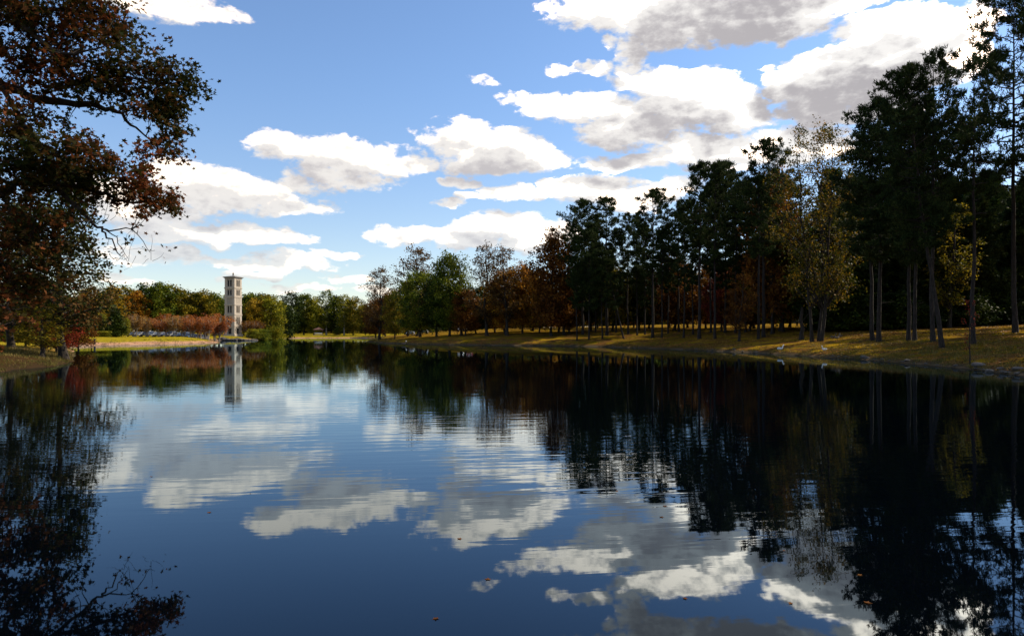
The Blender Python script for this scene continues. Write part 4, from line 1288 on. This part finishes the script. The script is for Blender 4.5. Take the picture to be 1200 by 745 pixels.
def person(px, py, rz, shirt, label):
    x, y, z = spot(px, py)
    o = empty('person', (x, y, z), rz); tag(o, label, 'person')
    # pelvis, spine, neck, head; stride legs; swinging arms, five fingers on each hand
    V = [(0, 0, .92), (0, .0, 1.12), (0, .0, 1.34), (0, -.01, 1.47), (0, -.03, 1.56), (0, -.03, 1.68)]
    E = [(0, 1), (1, 2), (2, 3), (3, 4), (4, 5)]
    R = [(.15, .11), (.13, .10), (.15, .10), .055, .085, .08]
    for s, st in ((-1, .22), (1, -.20)):
        i = len(V)
        V += [(s * .10, 0, .86), (s * .11, -st * .55, .48), (s * .11, -st + .04, .09), (s * .12, -st - .12, .03)]
        R += [.085, .06, .042, .035]
        E += [(0, i), (i, i + 1), (i + 1, i + 2), (i + 2, i + 3)]
        i = len(V)
        V += [(s * .19, 0, 1.40), (s * .25, st * .35, 1.13), (s * .25, st * .95, .92), (s * .25, st * 1.1, .84)]
        R += [.055, .042, .030, .028]
        E += [(2, i), (i, i + 1), (i + 1, i + 2), (i + 2, i + 3)]
        for k in range(5):
            j = len(V)
            V += [(s * .25 - s * .0, st * 1.1 - .035 + k * .018, .83 - (.0 if k else -.03)), (s * .24, st * 1.1 - .06 + k * .028, .76 + (.04 if k == 0 else .005 * abs(k - 2)))]
            R += [.010, .008]; E += [(i + 3, j), (j, j + 1)]
    skin_mesh('body', V, E, R, M['skin'], o, 1)
    SV = [(0, 0, .95), (0, 0, 1.12), (0, 0, 1.36), (0, -.01, 1.44)]; SE = [(0, 1), (1, 2), (2, 3)]; SR = [(.17, .13), (.15, .12), (.165, .12), .08]
    for s, st in ((-1, .22), (1, -.20)):
        i = len(SV); SV += [(s * .19, 0, 1.40), (s * .25, st * .30, 1.16)]; SR += [.07, .058]; SE += [(2, i), (i, i + 1)]
    skin_mesh('shirt', SV, SE, SR, M[shirt], o, 1)
    TV = [(0, 0, .95)]; TE = []; TR = [(.165, .125)]
    for s, st in ((-1, .22), (1, -.20)):
        i = len(TV); TV += [(s * .10, 0, .84), (s * .11, -st * .55, .48), (s * .11, -st + .04, .13)]; TR += [.10, .075, .06]; TE += [(0, i), (i, i + 1), (i + 1, i + 2)]
    skin_mesh('trousers', TV, TE, TR, M['trousers'], o, 1)
    MB().ball((0, .0, 1.71), (.095, .105, .09)).build('hair', M['hair'], o, True)
    MB().ball((-.035, -.115, 1.655), (.012, .008, .009), 1).ball((.035, -.115, 1.655), (.012, .008, .009), 1).build('eye', M['hair'], o)
    MB().cyl((0, -.11, 1.64), (0, -.135, 1.615), .008, .014, 6).build('nose', M['skin'], o)
    for s in (-1, 1): MB().ball((s * .085, -.02, 1.64), (.012, .022, .032), 1).build('ear', M['skin'], o)


person(934, 384.5, 1.2, 'shirt_white', 'person in a white shirt walking on the lawn left of the three-stemmed tree')
person(943, 384, 1.2, 'shirt_pink', 'person in a dull pink shirt walking behind the one in white')

# ------------------------------------------------------------------ ducks and geese
M['feather_white'] = plain('white_feather', (.78, .76, .70), .8, 12, .06); M['feather_brown'] = plain('brown_feather', (.12, .09, .065), .8, 12, .4); M['bill'] = plain('orange_bill', (.55, .25, .03), .5)
M['feather_black'] = plain('black_feather', (.02, .02, .02), .6)


def bird(x, y, z, rz, s, body, head, label, name='duck', legs=True):
    o = empty(name, (x, y, z), rz); o.scale = (s, s, s); tag(o, label, 'bird')
    h = .16 if legs else 0
    V = [(0, .22, .16 + h), (0, .10, .15 + h), (0, -.08, .15 + h), (0, -.18, .20 + h), (0, -.21, .33 + h), (0, -.25, .43 + h)]
    skin_mesh('body', V, [(0, 1), (1, 2), (2, 3), (3, 4), (4, 5)], [.03, (.10, .09), (.11, .10), .06, .035, .045], M[body], o, 2)
    for sd in (-1, 1): MB().ball((sd * .095, .04, .19 + h), (.025, .17, .07)).build('wing', M[body], o, True)
    MB().ball((0, -.26, .43 + h), (.046, .056, .05)).build('head', M[head], o, True)
    MB().box((0, -.34, .42 + h), (.04, .09, .02), 0, .004).build('bill', M['bill'], o)
    if legs:
        for sd in (-1, 1): MB().cyl((sd * .05, 0, .02), (sd * .05, 0, h + .08), .010, .012, 6).box((sd * .05, -.03, .01), (.06, .09, .012)).build('leg', M['bill'], o)


x, y, z = spot(914, 413.3); bird(x, y, z, 1.3, 1.5, 'feather_white', 'feather_white', 'white duck standing at the water edge below the ragged pine')
x, y, z = spot(966, 414); bird(x, y, z, -1.2, 1.3, 'feather_white', 'feather_white', 'white duck on the bank below the three-stemmed tree')
x, y = (473 - 600) / FPX * 138, 138; bird(x, y, -.04, 1.5, 2.0, 'feather_brown', 'feather_white', 'brown duck with pale head floating off the wooded bank', legs=False)
for i, (px, py) in enumerate([(976, 399), (981, 400), (985, 398)]):
    x, y, z = spot(px, py); bird(x, y, z, 1 + i, 1.4, 'feather_brown', 'feather_black', ['leftmost', 'middle', 'rightmost'][i] + ' of three brown geese on the lawn right of the three-stemmed tree', 'goose')

# ------------------------------------------------------------------ grass fringe along the banks
def fringe():
    rng = np.random.default_rng(4)
    P = SHORE; Q = np.roll(P, -1, 0); pts = []
    for (a, b) in zip(P, Q):
        L = np.hypot(*(b - a)); m = (a + b) / 2
        if m[1] < 28 or abs(m[0]) > m[1] * .85: continue
        n = int(L * (150 if m[1] < 75 else 35))
        t = rng.uniform(0, 1, n)[:, None]
        nrm = np.array([(b - a)[1], -(b - a)[0]]) / L
        off = (rng.uniform(0, 1, n) ** 1.4)[:, None] * (11 if m[1] < 75 else 4)
        pts.append(a + (b - a) * t - nrm * off * 1.0)
        pts.append(a + (b - a) * t + nrm * off * 1.0)
    p = np.concatenate(pts)
    d = shore_dist(p[:, 0], p[:, 1])
    p = p[(d > .12)]; d = d[d > .12]
    keep = (vnoise(p[:, 0] / 1.1, p[:, 1] / 1.1, 12) > -.12); p = p[keep]
    z = ground_z(p[:, 0], p[:, 1])
    K = 4; N = len(p) * K
    c = np.repeat(np.stack([p[:, 0], p[:, 1], z - .02], -1), K, 0) + rng.normal(0, .10, (N, 3)) * np.array([1, 1, 0])
    h = rng.uniform(.06, .26, (N, 1)) * (1 + (rng.uniform(0, 1, (N, 1)) > .97) * 1.6); a = rng.uniform(0, 6.28, (N, 1))
    s = np.concatenate([np.cos(a), np.sin(a), np.zeros_like(a)], 1) * .018
    lean = rng.normal(0, .35, (N, 3)) * np.array([1, 1, 0])
    V = np.stack([c - s, c + s, c + (np.array([0, 0, 1.0]) + lean) * h], 1).reshape(-1, 3)
    o = link('grass', np_mesh('grass', V, [np.arange(N * 3).reshape(N, 3)]), M['grass_blade'])
    tag(o, 'rough grass along the lake banks', 'grass', None, 'stuff')


M['grass_blade'] = leaf_mat('grass_blade', [(.05, .06, .012), (.12, .10, .02), (.22, .15, .05)], .5, .25)
fringe()

# unseen pines added beyond the right edge of the frame to shade the lawn
for i, (x, y, H) in enumerate([(58, 58, 30), (62, 66, 31), (66, 76, 30), (50, 42, 27), (79, 92, 28)]):
    add_tree(['pine_a', 'pine_leaning', 'pine_c'][i % 3], 'pine_tree', (x, y, gz(x, y)), H, 24, M['bark_pine'], M['needle_dark'], 'unseen pine added past the right edge to shade the lawn', 'pine', 'unseen pines added to shade the lawn', None, 1.3)

# leaves afloat on the still water near the camera
fl = random.Random(12)
for i in range(14):
    V, F = leaves([(0, 0, 0)], np.random.default_rng(i), 1, 0, .034, 1, 60, 'lobed')
    y = fl.uniform(5.9, 13); x = y * fl.uniform(-.55, .62)
    o = link('floating_leaf', np_mesh('floating_leaf', V, [F]), M['rust']); o.location = (x, y, .006)
    tag(o, 'small curled autumn leaf floating on the still near water', 'leaf', 'leaves afloat on the near water')

# drifts of fallen leaves on the right lawn
def litter():
    rng = np.random.default_rng(31)
    n = 150000
    y = 38 + 95 * rng.uniform(0, 1, n) ** 1.1; x = rng.uniform(6, 92, n)
    d = shore_dist(x, y)
    k = (d > .4) & (d < 48) & (vnoise(x / 3.5, y / 3.5, 21) + vnoise(x / 1.1, y / 1.1, 22) * .6 > rng.uniform(-.35, .55, n)) & (np.abs(x) < y * .8)
    x, y = x[k], y[k]; z = ground_z(x, y) + .025
    V, F = leaves(np.stack([x, y, z], -1), rng, 1, .01, .085, .1, 1.2)
    tag(link('fallen_leaves', np_mesh('fallen_leaves', V, [F]), M['litter_leaf']), 'fallen autumn leaves strewn over the right lawn', 'leaves', None, 'stuff')


M['litter_leaf'] = leaf_mat('litter_leaf', [(.07, .03, .012), (.19, .08, .02), (.38, .20, .03)], .3, .2)
litter()
